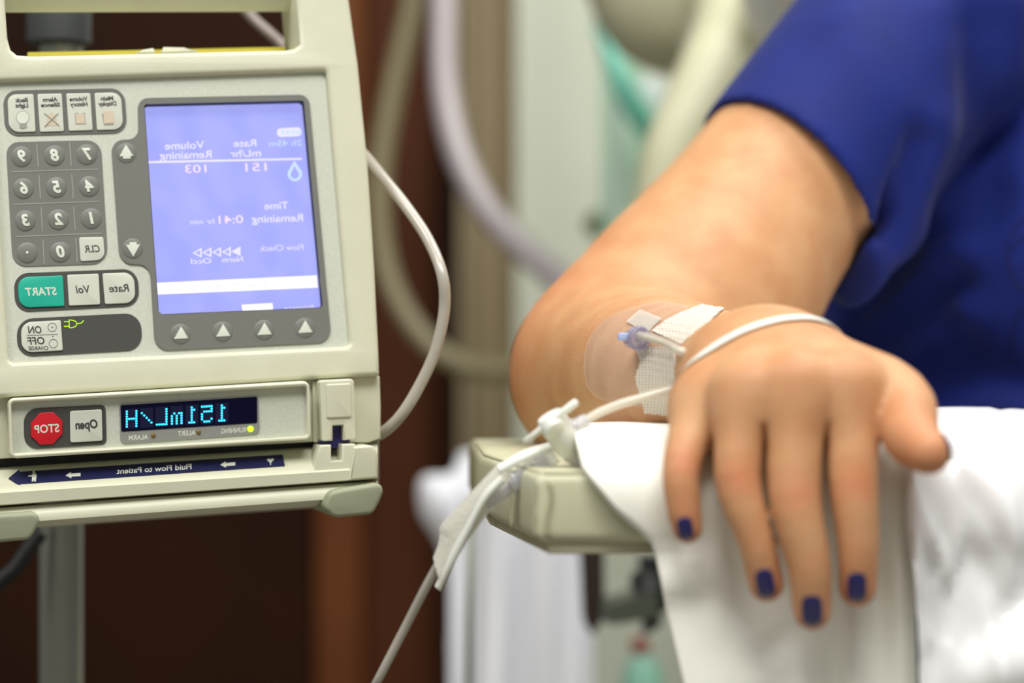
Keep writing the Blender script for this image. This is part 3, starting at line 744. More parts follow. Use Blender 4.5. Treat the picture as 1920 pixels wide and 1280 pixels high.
# thumb nail faces away to the right: laid on from the side
def side_patch(c, ex, ey, dirn, w, h, name, m, parent, off=.0009):
    nr, ns = 6, 24; uv = [(0, 0)] + [((abs(math.cos(2 * math.pi * k / ns)) ** 3 + abs(math.sin(2 * math.pi * k / ns)) ** 3) ** (-1 / 3) * i / nr * math.cos(2 * math.pi * k / ns),
                                     (abs(math.cos(2 * math.pi * k / ns)) ** 3 + abs(math.sin(2 * math.pi * k / ns)) ** 3) ** (-1 / 3) * i / nr * math.sin(2 * math.pi * k / ns)) for i in range(1, nr + 1) for k in range(ns)]
    o = np.array([c - dirn * .03 + ex * a * w / 2 + ey * b * h / 2 for a, b in uv])
    pts = settle(f_body, o + dirn * .021); nrm = grad(f_body, pts)
    top = pts + nrm * off; bot = pts - nrm * .0006
    f = [(0, 1 + k, 1 + (k + 1) % ns) for k in range(ns)]
    for i in range(nr - 1):
        for k in range(ns): a = 1 + i * ns; f.append((a + k, a + ns + k, a + ns + (k + 1) % ns, a + (k + 1) % ns))
    n0 = len(top); b = 1 + (nr - 1) * ns
    f2 = [tuple(i + n0 for i in reversed(q)) for q in f] + [(b + k, b + (k + 1) % ns, b + (k + 1) % ns + n0, b + k + n0) for k in range(ns)]
    return obj(name, np.vstack([top, bot]), f + f2, m, parent, smooth=50)
ta = thumb[3][0] - thumb[2][0]; ta /= np.linalg.norm(ta)
nd = V(1, .25, .35); nd -= ta * (nd @ ta); nd /= np.linalg.norm(nd)
side_patch(thumb[3][0] + ta * .0015, np.cross(ta, nd), ta, -nd, .0125, .013, 'finger_nail', polish, body)

# ------------------------------------------------------------------ shirt
def cloth_material():
    m = mat('royal_blue_cotton', (10, 28, 102), 0.75, col2=(12, 31, 110), nscale=30, sheen=.06, bump=.15, bscale=1200, spec=.25)
    return m
sl_a, sl_b = P(1490, 345, 1.243), P(1800, -40, 1.32)
ax_s = (sl_b - sl_a) / np.linalg.norm(sl_b - sl_a)
hem_c = P(1492, 352, 1.243) - ax_s * .008; hem_n = ax_s + V(.88, 0, -.47) * .18; hem_n /= np.linalg.norm(hem_n)
def fold(pts, w, A): return ([P(a, b, 1.25) for a, b in pts], w, A)
folds = [fold([(1716, 270), (1694, 350), (1668, 430)], .009, -.012), fold([(1750, 250), (1730, 340), (1705, 430)], .014, .005),
         fold([(1610, 600), (1700, 490), (1800, 405), (1850, 375)], .013, -.012), fold([(1600, 540), (1670, 470), (1760, 390)], .016, .010),
         fold([(1600, 640), (1680, 560), (1770, 480), (1790, 470)], .015, .013), fold([(1610, 690), (1700, 600), (1790, 520)], .013, -.014),
         fold([(1640, 720), (1730, 640), (1800, 590)], .017, .012), fold([(1660, 760), (1740, 690), (1790, 640)], .018, -.014),
         fold([(1885, 20), (1893, 150), (1940, 250)], .020, .012), fold([(1850, 60), (1850, 170), (1880, 260)], .018, -.005), fold([(1772, 40), (1776, 140), (1785, 240)], .018, .005), fold([(1810, 60), (1812, 180), (1805, 280)], .018, -.004),
         fold([(1600, 40), (1660, 150), (1705, 240)], .020, .004),
         fold([(1740, 775), (1830, 760), (1940, 765)], .012, .008), fold([(1740, 740), (1830, 722), (1940, 735)], .014, -.010)]
def f_shirt(p, fold=True):
    # sleeve: a hollow cone cut off at the hem, joined to the trunk
    s = dot3(p - hem_c, hem_n)
    t = seg_t(p, hem_c - ax_s * .08, sl_b); q = p - (hem_c - ax_s * .08 + t[:, None] * (sl_b - hem_c + ax_s * .08)); rad = np.sqrt((q * q).sum(1))
    d = cone(p, hem_c - ax_s * .03, .0585, sl_b, .064)
    tor = cone(p, P(2080, 60, 1.405), .160, P(2050, 900, 1.390), .166, V(0, 1, 0), 1.5)
    tor = smin(tor, cone(p, P(1960, 430, 1.300), .050, P(2150, 450, 1.30), .060), .09)
    tor = smin(tor, cone(p, P(1740, -40, 1.33), .06, P(2100, -150, 1.37), .06), .05)
    d = np.maximum(d, -s); d = np.maximum(d, -np.maximum(rad - .0545, s - .022))
    d = smin(d, tor, .006)
    if fold:
        for pts, w, A in FOLDS: d = d - ridge(p, pts, w, A)
    return d
def on_shirt(pts):
    xy = np.array([(960 + q[0] / q[1] * F, 640 - (q[2] - CZ) / q[1] * F) for q in pts]); xy = catmull(xy, 4)
    d = np.stack([(xy[:, 0] - 960) / F, np.ones(len(xy)), -(xy[:, 1] - 640) / F], 1)
    return list(trace(lambda p: f_shirt(p, False), CAM, d, .95))
FOLDS = [(on_shirt(a), b, c) for a, b, c in folds]
v, fa = sdf_mesh(f_shirt, V(.075, 1.13, .50), V(.54, 1.53, 1.17), .0023, smooth=3)
shirt = obj_np('shirt', v, fa, cloth_material(), person); shirt['label'] = 'royal blue cotton short-sleeved shirt'
# a few loose strands of dark hair on the shirt front
hair = mat('dark_brown_hair', (24, 14, 16), .4)
for path in ([(1945, 380), (1905, 430), (1888, 470), (1900, 520), (1925, 545)], [(1935, 430), (1893, 470)], [(1935, 570), (1908, 590), (1897, 630), (1897, 680)]):
    xy = catmull([V(a, b) for a, b in path], 8); dd_ = np.stack([(xy[:, 0] - 960) / F, np.ones(len(xy)), -(xy[:, 1] - 640) / F], 1)
    pts = trace(f_shirt, CAM, dd_, .95); pts += grad(f_shirt, pts) * .0008
    hv, hf = sweep(pts, .00025, 6); obj('hair_strand', hv, hf, hair, person, smooth=True)
# ================================================================== armrest
vinyl = mat('cream_vinyl', (204, 203, 172), 0.42, col2=(198, 197, 164), nscale=25, bump=.12, bscale=500)
vinyl_d = mat('cream_vinyl_seam', (176, 172, 142), 0.5)
coverm = mat('white_cotton_cover', (243, 243, 232), 0.8, bump=.08, bscale=700, sheen=.1)
plasticm = mat('white_crinkled_plastic', (250, 250, 250), 0.28, bump=.10, bscale=90, coat=.3)
ZT = P(0, 884, .915)[2]; ZB = P(0, 1020, .915)[2]
arm = thing('armrest', (.12, 1.1, 0.0), 'cream vinyl chair armrest pad with stitched corner seam', 'armrest')
Xc = P(1012, 0, .915)[0]
plan = rpoly([(Xc - .001, .915), (.42, .915), (.42, 1.222), (-.022, 1.222), (-.014, 1.065)], [.034, .01, .03, .03, .06], 10)
def zplate(lp, z0, z1, bev):
    v, f = plate2d([[(a * 1000, b * 1000) for a, b in lp]], (z1 - z0) * 1000, bev * 1000, 3)
    v = v / 1000; v[:, 2] += (z0 + z1) / 2; return v, f
v, f = zplate(plan, ZB, ZT, .005); obj('pad', v, f, vinyl, arm, smooth=45)
v, f = zplate([(a + (.004 if a < .1 else 0), b + (.003 if b < 1 else 0)) for a, b in plan], ZB - .004, ZB + .004, .001); obj('base_board', v, f, vinyl_d, arm, smooth=45)
# welts: top edge and the upright corner seams
n_ = [q for q in plan]
top = np.array([V(a, b, ZT - .0012) for a, b in n_ + [n_[0]]]); cen = V(.2, 1.12, 0)
ins = top + (cen - top) * V(.012, .012, 0)
v, f = sweep(ins, .0011, 8); obj('top_welt', v, f, vinyl_d, arm, smooth=True)
for xs in (Xc + .0035, Xc - .0012):
    pts = [V(xs + .0008 * math.sin(k * .8), .9146 + (.0012 if xs < Xc else 0), ZT - .003 + (ZB - ZT + .005) * k / 8) for k in range(9)]
    v, f = sweep(np.array(pts), .0009, 8); obj('corner_welt', v, f, vinyl_d, arm, smooth=True)
pts = [V(P(976, 0, .955)[0] - .0035, .955, ZT - .004 + (ZB - ZT + .006) * k / 6) for k in range(7)]
v, f = sweep(np.array(pts), .0007, 8); obj('corner_welt', v, f, vinyl_d, arm, smooth=True)
v, f = lathe(P(932, 945, 1.045), P(926, 945, 1.012), [(0, .006), (.004, .0062), (.006, .005), (.007, .002)], 18); obj('bolt_cap', v, f, mat('bolt_cap_taupe', (150, 138, 116), .5), arm, smooth=40)
steel = mat('bracket_grey_green', (92, 98, 84), .45, metal=.3)
darkm = mat('bracket_black', (22, 24, 24), .5)
# upright that carries the pad
v, f = rbox(V(.205, 1.10, 0.05), V(.265, 1.16, ZB - .003), .006); obj('support_post', v, f, steel, arm)
v, f = rbox(V(.12, .98, 0.0), V(.36, 1.30, .05), .008); obj('foot_plate', v, f, darkm, arm)

# ---- white cover draped over the pad
def edge_left(y):   # left hem of the cloth, picture height -> picture x
    ys = [780, 820, 871, 947, 1000, 1030, 1070, 1114, 1280, 1500]; xs = [1074, 1080, 1094, 1158, 1219, 1231, 1237, 1245, 1284, 1336]
    return np.interp(y, ys, xs)
# profile (Y, Z): back of pad -> crown -> front lip -> hanging front
prof = catmull([V(1.215, ZT + .004), V(1.15, ZT + .004), V(1.08, ZT + .006), V(1.02, ZT + .0135), V(.97, ZT + .0160), V(.938, ZT + .0125), V(.916, ZT + .005), V(.9065, ZT - .008),
                V(.9075, ZT - .035), V(.9035, ZT - .06), V(.8985, ZT - .1), V(.8965, ZT - .15)], 8)
arcl = np.concatenate([[0], np.cumsum(np.linalg.norm(np.diff(prof, axis=0), axis=1))]); arcl /= arcl[-1]
def bump2(x, y, cx, cy, wx, wy, ang=0):
    dx, dy = x - cx, y - cy; a = dx * math.cos(ang) + dy * math.sin(ang); b = -dx * math.sin(ang) + dy * math.cos(ang)
    return math.exp(-(a / wx) ** 2 - (b / wy) ** 2)
XR = P(1716, 0, .905)[0]
def cover_pt(u, t):
    Y = np.interp(t, arcl, prof[:, 0]); Z = np.interp(t, arcl, prof[:, 1])
    y = 640 + (CZ - Z) / Y * F
    xl = P(edge_left(y), 0, Y)[0]; X = xl + (XR - xl) * u
    x = 960 + X / Y * F
    front = max(0, min(1, (ZT - .01 - Z) / .03))
    d = 0.0
    # folds hanging under the fingers, crease where the cloth turns under the pad
    d += front * (.0035 * bump2(x, y, 1600, 1230, 22, 110, .02) + .003 * bump2(x, y, 1520, 1270, 26, 90, .05) - .004 * bump2(x, y, 1650, 1080, 26, 220)
                  + .004 * bump2(x, y, 1690, 1000, 20, 260) - .0035 * bump2(x, y, 1560, 1220, 26, 140) + .0055 * bump2(x, y, 1290, 1075, 110, 34, -.35) - .004 * bump2(x, y, 1250, 1030, 90, 18, -.3)
                  - .003 * bump2(x, y, 1440, 1225, 90, 22, -.6) + .003 * bump2(x, y, 1400, 1260, 60, 30, -.5))
    d += .003 * (1 - front) * (bump2(x, y, 1160, 830, 60, 30) + .6 * bump2(x, y, 1680, 870, 40, 60))
    hem = math.exp(-((x - edge_left(y)) / 16.0) ** 2)
    Z2 = Z + (1 - front) * d - (1 - front) * hem * .0010
    return V(X, Y - front * (d - hem * .0008), Z2)
v, f = grid(cover_pt, 90, 110); v, f = thicken(v, f, 90, 110, V(0, .0022, -.0022))
tag(obj('armrest_cover', v, f, coverm, None, smooth=50), 'matte white cloth draped over the armrest under the hand', 'cloth')
# ---- crinkled plastic sheet at the right
random.seed(3); rnd = [(random.uniform(1700, 1930), random.uniform(790, 1290), random.uniform(10, 22), random.uniform(60, 150), random.uniform(-.9, .9), random.choice((-1, 1)) * random.uniform(.0015, .0045)) for _ in range(26)]
def plast_pt(u, t):
    Y = np.interp(t, arcl, prof[:, 0]) - .004; Z = np.interp(t, arcl, prof[:, 1]) + .0035
    y = 640 + (CZ - Z) / Y * F
    xl = P(np.interp(y, [780, 870, 950, 1280, 1500], [1722, 1702, 1698, 1722, 1730]), 0, Y)[0]; X = xl + (.36 - xl) * u; x = 960 + X / Y * F
    d = sum(a * bump2(x, y, cx, cy, wx, wy, an) for cx, cy, wx, wy, an, a in rnd)
    d += .006 * math.exp(-((x - 1712) / 14) ** 2) + .010 * bump2(x, y, 1900, 1240, 120, 70, -.3) + .006 * bump2(x, y, 1870, 960, 90, 50, -.7)
    front = max(0, min(1, (ZT - .004 - Z) / .02))
    return V(X, Y - front * d, Z + (1 - front) * (d + .004 * bump2(x, y, 1800, 800, 200, 60)))
v, f = grid(plast_pt, 90, 110); v, f = thicken(v, f, 90, 110, V(0, .001, -.001))
tag(obj('plastic_sheet', v, f, plasticm, None, smooth=60), 'shiny white crinkled plastic sheet hanging beside the thumb', 'sheet')

# ================================================================== the room behind
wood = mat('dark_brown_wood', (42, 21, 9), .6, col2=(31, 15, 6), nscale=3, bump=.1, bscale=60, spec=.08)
woodl = mat('brown_wood_moulding', (104, 60, 30), .5, col2=(92, 50, 24), nscale=4, spec=.15)
floorm = mat('grey_vinyl_floor', (150, 145, 132), .4, col2=(140, 136, 124), nscale=8)
wallm = mat('beige_wall_paint', (206, 200, 178), .8, bump=.1, bscale=120)
WY = 2.6
def st(name, lo, hi, m, r=0.0, parent=None):
    v, f = rbox(lo, hi, r); o = obj(name, v, f, m, parent)
    if not parent: o['kind'] = 'structure'
    return o
st('floor', V(-2.2, -1.5, -.05), V(2.2, WY + .1, 0), floorm)
xb = P(848, 0, WY)[0]
wl = st('wall_back', V(-2.2, WY, 0), V(2.2, WY + .1, 2.5), wallm)
# brown panelled cupboard front on the left part of the wall
cup = thing('wooden_cupboard', (-.9, WY - .03, 0), 'dark brown wooden cupboard front behind the pump', 'cupboard')
def cb(name, x0, x1, y0, y1, z0, z1, m): v, f = rbox(V(x0, y0, z0), V(x1, y1, z1), .006); obj(name, v, f, m, cup)
xm = P(642, 0, WY)[0]
wood2 = mat('mid_brown_wood', (74, 40, 22), .6, col2=(64, 33, 17), nscale=3, spec=.1)
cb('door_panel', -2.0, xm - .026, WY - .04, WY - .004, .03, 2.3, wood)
cb('door_panel', xm + .026, xb - .012, WY - .04, WY - .004, .03, 2.3, wood2)
cb('door_stile', xm - .025, xm + .025, WY - .052, WY - .004, .03, 2.3, woodl)
cb('side_edge', xb - .012, xb + .012, WY - .075, WY - .004, .0, 2.35, wood)
cb('plinth', -2.0, xb, WY - .05, WY - .004, 0, .03, wood)
cb('head_rail', -2.0, xb, WY - .05, WY - .004, 2.3, 2.35, wood)
# pleated curtain right of the cupboard
curt = mat('pale_beige_curtain', (186, 190, 174), .85, col2=(180, 184, 168), nscale=5, sheen=.2)
def curtain_pt(u, t):
    x = CU[0] + u * (CU[1] - CU[0]); z = .08 + t * 2.2
    ph = 2 * math.pi * (u * CU[2] + .75 + .04 * math.sin(3 * t))
    return V(x, WY - CU[3] + .03 * math.sin(ph) + .006 * math.sin(2.3 * ph), z)
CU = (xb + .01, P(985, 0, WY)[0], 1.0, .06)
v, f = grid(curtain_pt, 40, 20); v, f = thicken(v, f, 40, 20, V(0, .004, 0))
cu_ = thing('curtain', (xb + .5, WY - .1, .08), 'pale grey-green curtain drop, fold shade coloured khaki, hanging beside the brown cupboard', 'curtain')
obj('curtain_cloth', v, f, mat('khaki_fold_shade', (168, 154, 124), .85, col2=(160, 146, 116), nscale=5), cu_, smooth=60)  # darker colour paints the shade of the curtain's left fold
CU = (P(968, 0, WY)[0], xb + .95, 3.2, .10)
v, f = grid(curtain_pt, 160, 20); v, f = thicken(v, f, 160, 20, V(0, .004, 0))
obj('curtain_cloth', v, f, curt, cu_, smooth=60)
v, f = sweep(np.array([V(xb, WY - .1, 2.3), V(xb + 1.1, WY - .1, 2.3)]), .012, 12); obj('curtain_rail', v, f, steel, cu_)
# mint strip (teal reflection on the curtain, painted in), teal strap and white piece between curtain and chair
mint = mat('mint_reflected_tint', (216, 238, 222), .7)
tealm = mat('teal_plastic', (140, 240, 216), .35)
D2 = 2.05
def quad_slab(pts, d, th, r=6, nb=0):
    v, f = plate2d([rpoly(pts, r)], 10, 3)
    return np.array([P(a[0], a[1], d) + V(0, a[2] / 10 * th, 0) for a in v]), f
def strip_pt(u, t): return P(1128 + u * 75, 40 + t * 520, D2 + .06 + .014 * math.sin(u * 9 + .5))
v, f = grid(strip_pt, 24, 12); v, f = thicken(v, f, 24, 12, V(0, .004, 0))
tag(obj('mint_reflection_strip', v, f, mint, None, smooth=60), 'pale mint strip painting teal reflected on the curtain behind the elbow', 'curtain_strip')
path = catmull([P(1118, 40, D2), P(1150, 120, D2), P(1180, 185, D2 - .01), P(1212, 240, D2), P(1216, 268, D2 + .01)], 8)
v, f = sweep(path, np.interp(np.linspace(0, 1, len(path)), [0, .25, .6, 1], [.008, .018, .026, .012]), 16, prof=[(math.cos(a), .45 * math.sin(a)) for a in np.linspace(0, 2 * math.pi, 17)[:-1]])
tag(obj('oxygen_mask', v, f, tealm, None, smooth=True), 'curved teal plastic mask strap hanging beside the chair back', 'strap')
pw_ = mat('white_paper', (240, 240, 240), .6)
v, f = quad_slab([(1200, 140), (1262, 165), (1250, 215), (1222, 245), (1196, 190)], D2 + .03, .012); tag(obj('white_card', v, f, pw_, None, smooth=40), 'small white card behind the teal strap', 'card')
v, f = lathe(P(1118, 424, 2.2), P(1142, 404, 2.14), [(0, .004), (.004, .012), (.02, .012), (.03, .006), (.05, .005)], 16); tag(obj('curtain_hook', v, f, mat('olive_knob', (112, 122, 84), .5), None, smooth=True), 'small olive green knob on the pale wall above the forearm', 'knob')

# ---- cream recliner behind the person
rec = thing('recliner_chair', (.25, 1.8, 0), 'cream vinyl recliner chair back rising behind the blue sleeve', 'chair')
def soft(name, fn, lo, hi, h=.006, m=vinyl):
    v, fa = sdf_mesh(fn, lo, hi, h, 2); o = obj_np(name, v, fa, m, rec); return o
wing = [P(1235, 470, 1.75), P(1262, 300, 1.75), P(1325, 160, 1.76), P(1365, 60, 1.78), P(1370, -80, 1.80)]
WING = dense([(w_, r_) for w_, r_ in zip(wing, (.024, .024, .026, .027, .027))], 5)
def f_wing(p):
    return chain(p, WING)
soft('side_bolster', f_wing, V(.05, 1.68, .80), V(.25, 1.90, 1.14), .005)
def f_head(p):
    return cone(p, P(1270, -120, 1.90), .090, P(1285, -40, 1.90), .078)
soft('headrest', f_head, V(.0, 1.78, .95), V(.26, 2.02, 1.24), .006)
def f_bk(p): return np.maximum(cone(p, P(1560, -100, 1.86), .11, P(1560, 900, 1.80), .14, V(0, 1, 0), 1.9), p[:, 2] * 0 - 1)
soft('backrest', f_bk, V(.08, 1.66, .45), V(.42, 2.0, 1.18), .008, mat('chair_grey_cloth', (190, 186, 174), .8))
v, f = rbox(V(.02, 1.55, .38), V(.62, 2.05, .5), .03, 3); obj('seat', v, f, vinyl, rec, smooth=40)
for xx in (.06, .56):
    for yy in (1.6, 2.0):
        v, f = lathe(V(xx, yy, 0), V(xx, yy, 1), [(0, .02), (.385, .02)], 14); obj('leg', v, f, darkm, rec, smooth=40)
tow = mat('white_pillow_cotton', (226, 226, 222), .8)
def f_pil(p): return cone(p, P(1470, -60, 1.72), .035, P(1440, 30, 1.74), .016) - .004 * np.sin(p[:, 0] * 160 + p[:, 2] * 90)
v, fa = sdf_mesh(f_pil, V(.10, 1.64, .98), V(.27, 1.80, 1.14), .005); po = obj_np('pillow', v, fa, tow, None)
tag(po, 'white crumpled pillow above the blue shoulder', 'pillow')

# ---- blurred tubing loops in front of the cupboard
hosem = mat('translucent_hose', (158, 150, 152), .35, spec=.6)
hose2 = mat('olive_hose', (122, 112, 80), .4)
def hose(name, pts, d0, d1, r, m, label, cat='tube'):
    n = len(pts); q = catmull([P(a, b, d0 + (d1 - d0) * i / (n - 1)) for i, (a, b) in enumerate(pts)], 10)
    v, f = sweep(q, r, 14); return tag(obj(name, v, f, m, None, smooth=True), label, cat)
hose('oxygen_hose', [(832, -160), (832, 0), (834, 160), (858, 280), (905, 380), (975, 460), (1050, 525), (1120, 600), (1180, 700)], 2.15, 1.95, .0118, hosem, 'thick lavender-grey hose curving down to the elbow')
hose('drain_hose', [(800, -160), (775, 0), (735, 180), (712, 330), (716, 460), (745, 560), (800, 640), (870, 685), (960, 695), (1060, 690)], 2.2, 2.1, .0102, hose2, 'olive hose looping low between the pump and the elbow')

# ---- white linen and clutter below the armrest
linen = mat('white_linen', (226, 227, 232), .8, sheen=.1)
def linen_pt(u, t):
    x = 842 + u * 270; y = 930 + t * 460
    return P(x, y, 1.72 + .012 * math.sin(u * 17) + .004 * math.sin(u * 41 + t * 3))
v, f = grid(linen_pt, 80, 10); v, f = thicken(v, f, 80, 10, V(0, .004, 0))
tag(obj('hanging_sheet', v, f, linen, None, smooth=60), 'white sheet hanging in folds below the armrest end', 'sheet')
def f_lin(p):
    d = cone(p, P(808, 918, 1.9), .012, P(905, 945, 1.9), .030)
    d = smin(d, cone(p, P(890, 870, 1.92), .014, P(930, 910, 1.92), .03), .02)
    d = smin(d, cone(p, P(835, 960, 1.9), .018, P(890, 1050, 1.9), .016), .02)
    d = smin(d, cone(p, P(888, 1010, 1.9), .018, V(P(888, 0, 1.9)[0], 1.9, .024), .022), .015)
    return d - .002 * np.sin(p[:, 0] * 190 + p[:, 2] * 120)
v, fa = sdf_mesh(f_lin, V(-.12, 1.83, -.02), V(.05, 1.99, .77), .006); lo_ = obj_np('folded_linen', v, fa, linen, None)
tag(lo_, 'bunched white linen beside the left end of the armrest', 'linen')
v, f = sweep(np.array([P(884, 960, 1.45), P(880, 1150, 1.45), P(878, 1500, 1.45)]), .0022, 8); tag(obj('hanging_wire', v, f, mat('grey_green_cord', (128, 134, 116), .5), None, smooth=True), 'thin grey-green wire hanging below the armrest end', 'wire')
# added brown gap slab, green-grey clamp, bottle
br = thing('pole_clamp', P(1160, 1150, 1.5), 'clamp bracket with grey-green jaw and added brown slab for the gap under the armrest', 'clamp')
v, f = quad_slab([(1086, 1020), (1132, 1020), (1134, 1150), (1112, 1192), (1092, 1160)], 1.56, .02, 10); obj('gap_slab', v, f, mat('gap_brown', (40, 24, 14), .6), br, smooth=40)  # brown slab added where a gap shows the brown behind
v, f = quad_slab([(1130, 1125), (1230, 1095), (1236, 1150), (1150, 1165), (1128, 1160)], 1.52, .05, 6); obj('jaw', v, f, steel, br, smooth=40)
v, f = lathe(P(1200, 1080, 1.53), P(1226, 1130, 1.50), [(0, .005), (.004, .008), (.02, .009), (.03, .013), (.034, .010)], 18); obj('knob', v, f, darkm, br, smooth=40)
v, f = quad_slab([(1196, 1040), (1240, 1040), (1240, 1170), (1205, 1190)], 1.55, .02, 4); obj('back_plate', v, f, darkm, br, smooth=40)
v, f = sweep(np.array([P(1222, 1080, 1.56), P(1300, 1080, 1.66), V(.20, 1.80, .70)]), .006, 12); obj('mount_rod', v, f, steel, br, smooth=True)
bt = thing('spray_bottle', P(1208, 1394, 1.8), 'pale green bottle with a red cap below the armrest', 'bottle')
b0 = P(1208, 1394, 1.8); b1 = P(1205, 1225, 1.8); hb = b1[2] - b0[2]
v, f = lathe(b0, b1, [(0, .012), (.004, .016), (hb * .75, .016), (hb * .92, .011), (hb, .007)], 20); obj('bottle_body', v, f, mat('pale_teal_bottle', (150, 206, 186), .3), bt, smooth=40)
v, f = lathe(b1, b1 + V(-.008, 0, .02), [(0, .0065), (.008, .0065), (.012, .005)], 16); obj('cap', v, f, mat('dull_red_cap', (150, 52, 48), .4), bt, smooth=40)
# black power lead low at the left
q = catmull([P(74, 1000, 1.22), P(52, 1030, 1.215), P(25, 1068, 1.21), P(-10, 1100, 1.205), P(-60, 1180, 1.2)], 8)
v, f = sweep(q, .0042, 10); tag(obj('power_lead', v, f, black, None, smooth=True), 'black power lead hanging below the left foot of the pump', 'cable')
# ================================================================== infusion line, stopcock, tapes
def clear_mat(name, col, alpha, rough=.12, spec=.9): return mat(name, col, rough, alpha=alpha, spec=spec, coat=.3)
tubem = clear_mat('clear_tube', (222, 214, 196), .5)
tubew = mat('milky_tube', (176, 170, 158), .25, spec=.7)
lum = mat('tube_fluid_core', (238, 236, 226), .3)
whitep = mat('white_plastic', (236, 238, 228), .35)
clearp = clear_mat('clear_plastic', (214, 214, 222), .45)
lilac = clear_mat('lilac_clear_plastic', (166, 160, 188), .42)
def gauze(name, c1, c2, alpha):
    m = mat(name, c1, .75, bump=.4, bscale=900, alpha=alpha); nt = m.node_tree; tc = nt.nodes.new('ShaderNodeTexCoord')
    fac = []
    for dr in ('X', 'Z'):
        w = nt.nodes.new('ShaderNodeTexWave'); w.bands_direction = dr; w.inputs['Scale'].default_value = 260; w.inputs['Distortion'].default_value = 1.5; w.inputs['Detail'].default_value = 2
        nt.links.new(tc.outputs['Object'], w.inputs['Vector']); fac.append(w)
    mu = nt.nodes.new('ShaderNodeMath'); mu.operation = 'MULTIPLY'; nt.links.new(fac[0].outputs['Fac'], mu.inputs[0]); nt.links.new(fac[1].outputs['Fac'], mu.inputs[1])
    mx = nt.nodes.new('ShaderNodeMix'); mx.data_type = 'RGBA'; mx.inputs[6].default_value = rgb(*c1); mx.inputs[7].default_value = rgb(*c2)
    nt.links.new(mu.outputs[0], mx.inputs[0]); nt.links.new(mx.outputs[2], nt.nodes['Principled BSDF'].inputs['Base Color'])
    return m
tapem = gauze('white_surgical_tape', (232, 224, 212), (200, 180, 156), .88)
tapet = mat('translucent_tape', (226, 220, 208), .5, alpha=.45, bump=.4, bscale=900)
film = mat('dressing_film', (232, 214, 196), .16, alpha=.16, spec=.7, bump=.25, bscale=160)
def tubeobj(name, pts, r, m, parent=None, n=10, seg=14, **k):
    v, f = sweep(catmull(pts, n), r, seg); return obj(name, v, f, m, parent, smooth=True)
# tube looping out of the pump's right side
lp = [(640, 255), (672, 280), (694, 304), (722, 338), (762, 388), (803, 450), (829, 515), (833, 580), (817, 655), (788, 720), (752, 778), (715, 812), (680, 822)]
dl = np.interp(range(len(lp)), [0, 2, 6, 10, 12], [1.155, 1.125, 1.08, 1.085, 1.10])
t_ = thing('pump_tube', P(830, 560, 1.09), 'clear tube looping out from the right side of the pump', 'tube')
tubeobj('tube_wall', [P(a, b, d) for (a, b), d in zip(lp, dl)], .0026, tubew, t_)
# tube behind the handle opening
tubeobj('handle_tube', [P(420, -30, 1.25), P(470, 30, 1.245), P(505, 62, 1.24), P(540, 96, 1.235), P(600, 170, 1.2)], .0026, mat('grey_tube', (132, 120, 112), .3))
tag(bpy.data.objects['handle_tube'], 'pale tube slanting behind the opening under the pump handle', 'tube')

# line up to the stopcock
ln = thing('infusion_line', P(720, 1260, .98), 'clear infusion line rising from below to the taped stopcock', 'tube')
tubeobj('tube_wall', [V(-.19, 1.12, .02), V(-.17, 1.07, .15), V(-.125, 1.03, .40), P(600, 1490, 1.0), P(690, 1310, .99), P(715, 1262, .985), P(760, 1175, .98), P(805, 1088, .972), P(845, 1020, .968), P(890, 960, .965), P(940, 915, .963), P(985, 885, .962)], .0018, tubew, ln)
# folded tape flag round the line
tp = thing('line_tape', P(860, 1000, .965), 'white tape folded around the infusion line below the stopcock', 'tape')
def tape_face(pts, nd_, name, m):
    """ribbon between two picture-space edges at real distances, thickened"""
    L0 = catmull([P(a, b, d) for a, b, d in pts[0]], 10); L1 = catmull([P(a, b, d) for a, b, d in pts[1]], 10)
    n = min(len(L0), len(L1)); nu = 5
    vs_ = np.array([L0[i] + (L1[i] - L0[i]) * k / (nu - 1) + V(0, -.0012 * math.sin(math.pi * k / (nu - 1)), 0) for i in range(n) for k in range(nu)])
    fs_ = [(i * nu + k, i * nu + k + 1, (i + 1) * nu + k + 1, (i + 1) * nu + k) for i in range(n - 1) for k in range(nu - 1)]
    v, f = thicken(vs_, fs_, nu, n, V(.0001, .0006, 0)); return obj(name, v, f, m, tp, smooth=50)
tape_face([[(1028, 829, .955), (980, 845, .954), (932, 872, .955)], [(1038, 842, .953), (992, 862, .952), (940, 886, .953)]], 0, 'upper_fold', whitep)
tape_face([[(930, 873, .955), (880, 926, .958), (829, 982, .962), (826, 1000, .963), (822, 1020, .964), (812, 1045, .966)], [(962, 892, .953), (932, 940, .955), (893, 990, .958), (868, 1028, .96), (848, 1060, .962), (826, 1096, .964)]], 0, 'wrap', mat('matte_white_tape', (222, 219, 206), .7, bump=.3, bscale=700))
tape_face([[(938, 890, .951), (905, 925, .953), (872, 985, .957), (845, 1035, .961), (815, 1098, .966)], [(946, 905, .9505), (912, 940, .952), (880, 1000, .956), (855, 1050, .960), (826, 1108, .966)]], 0, 'loose_end', whitep)
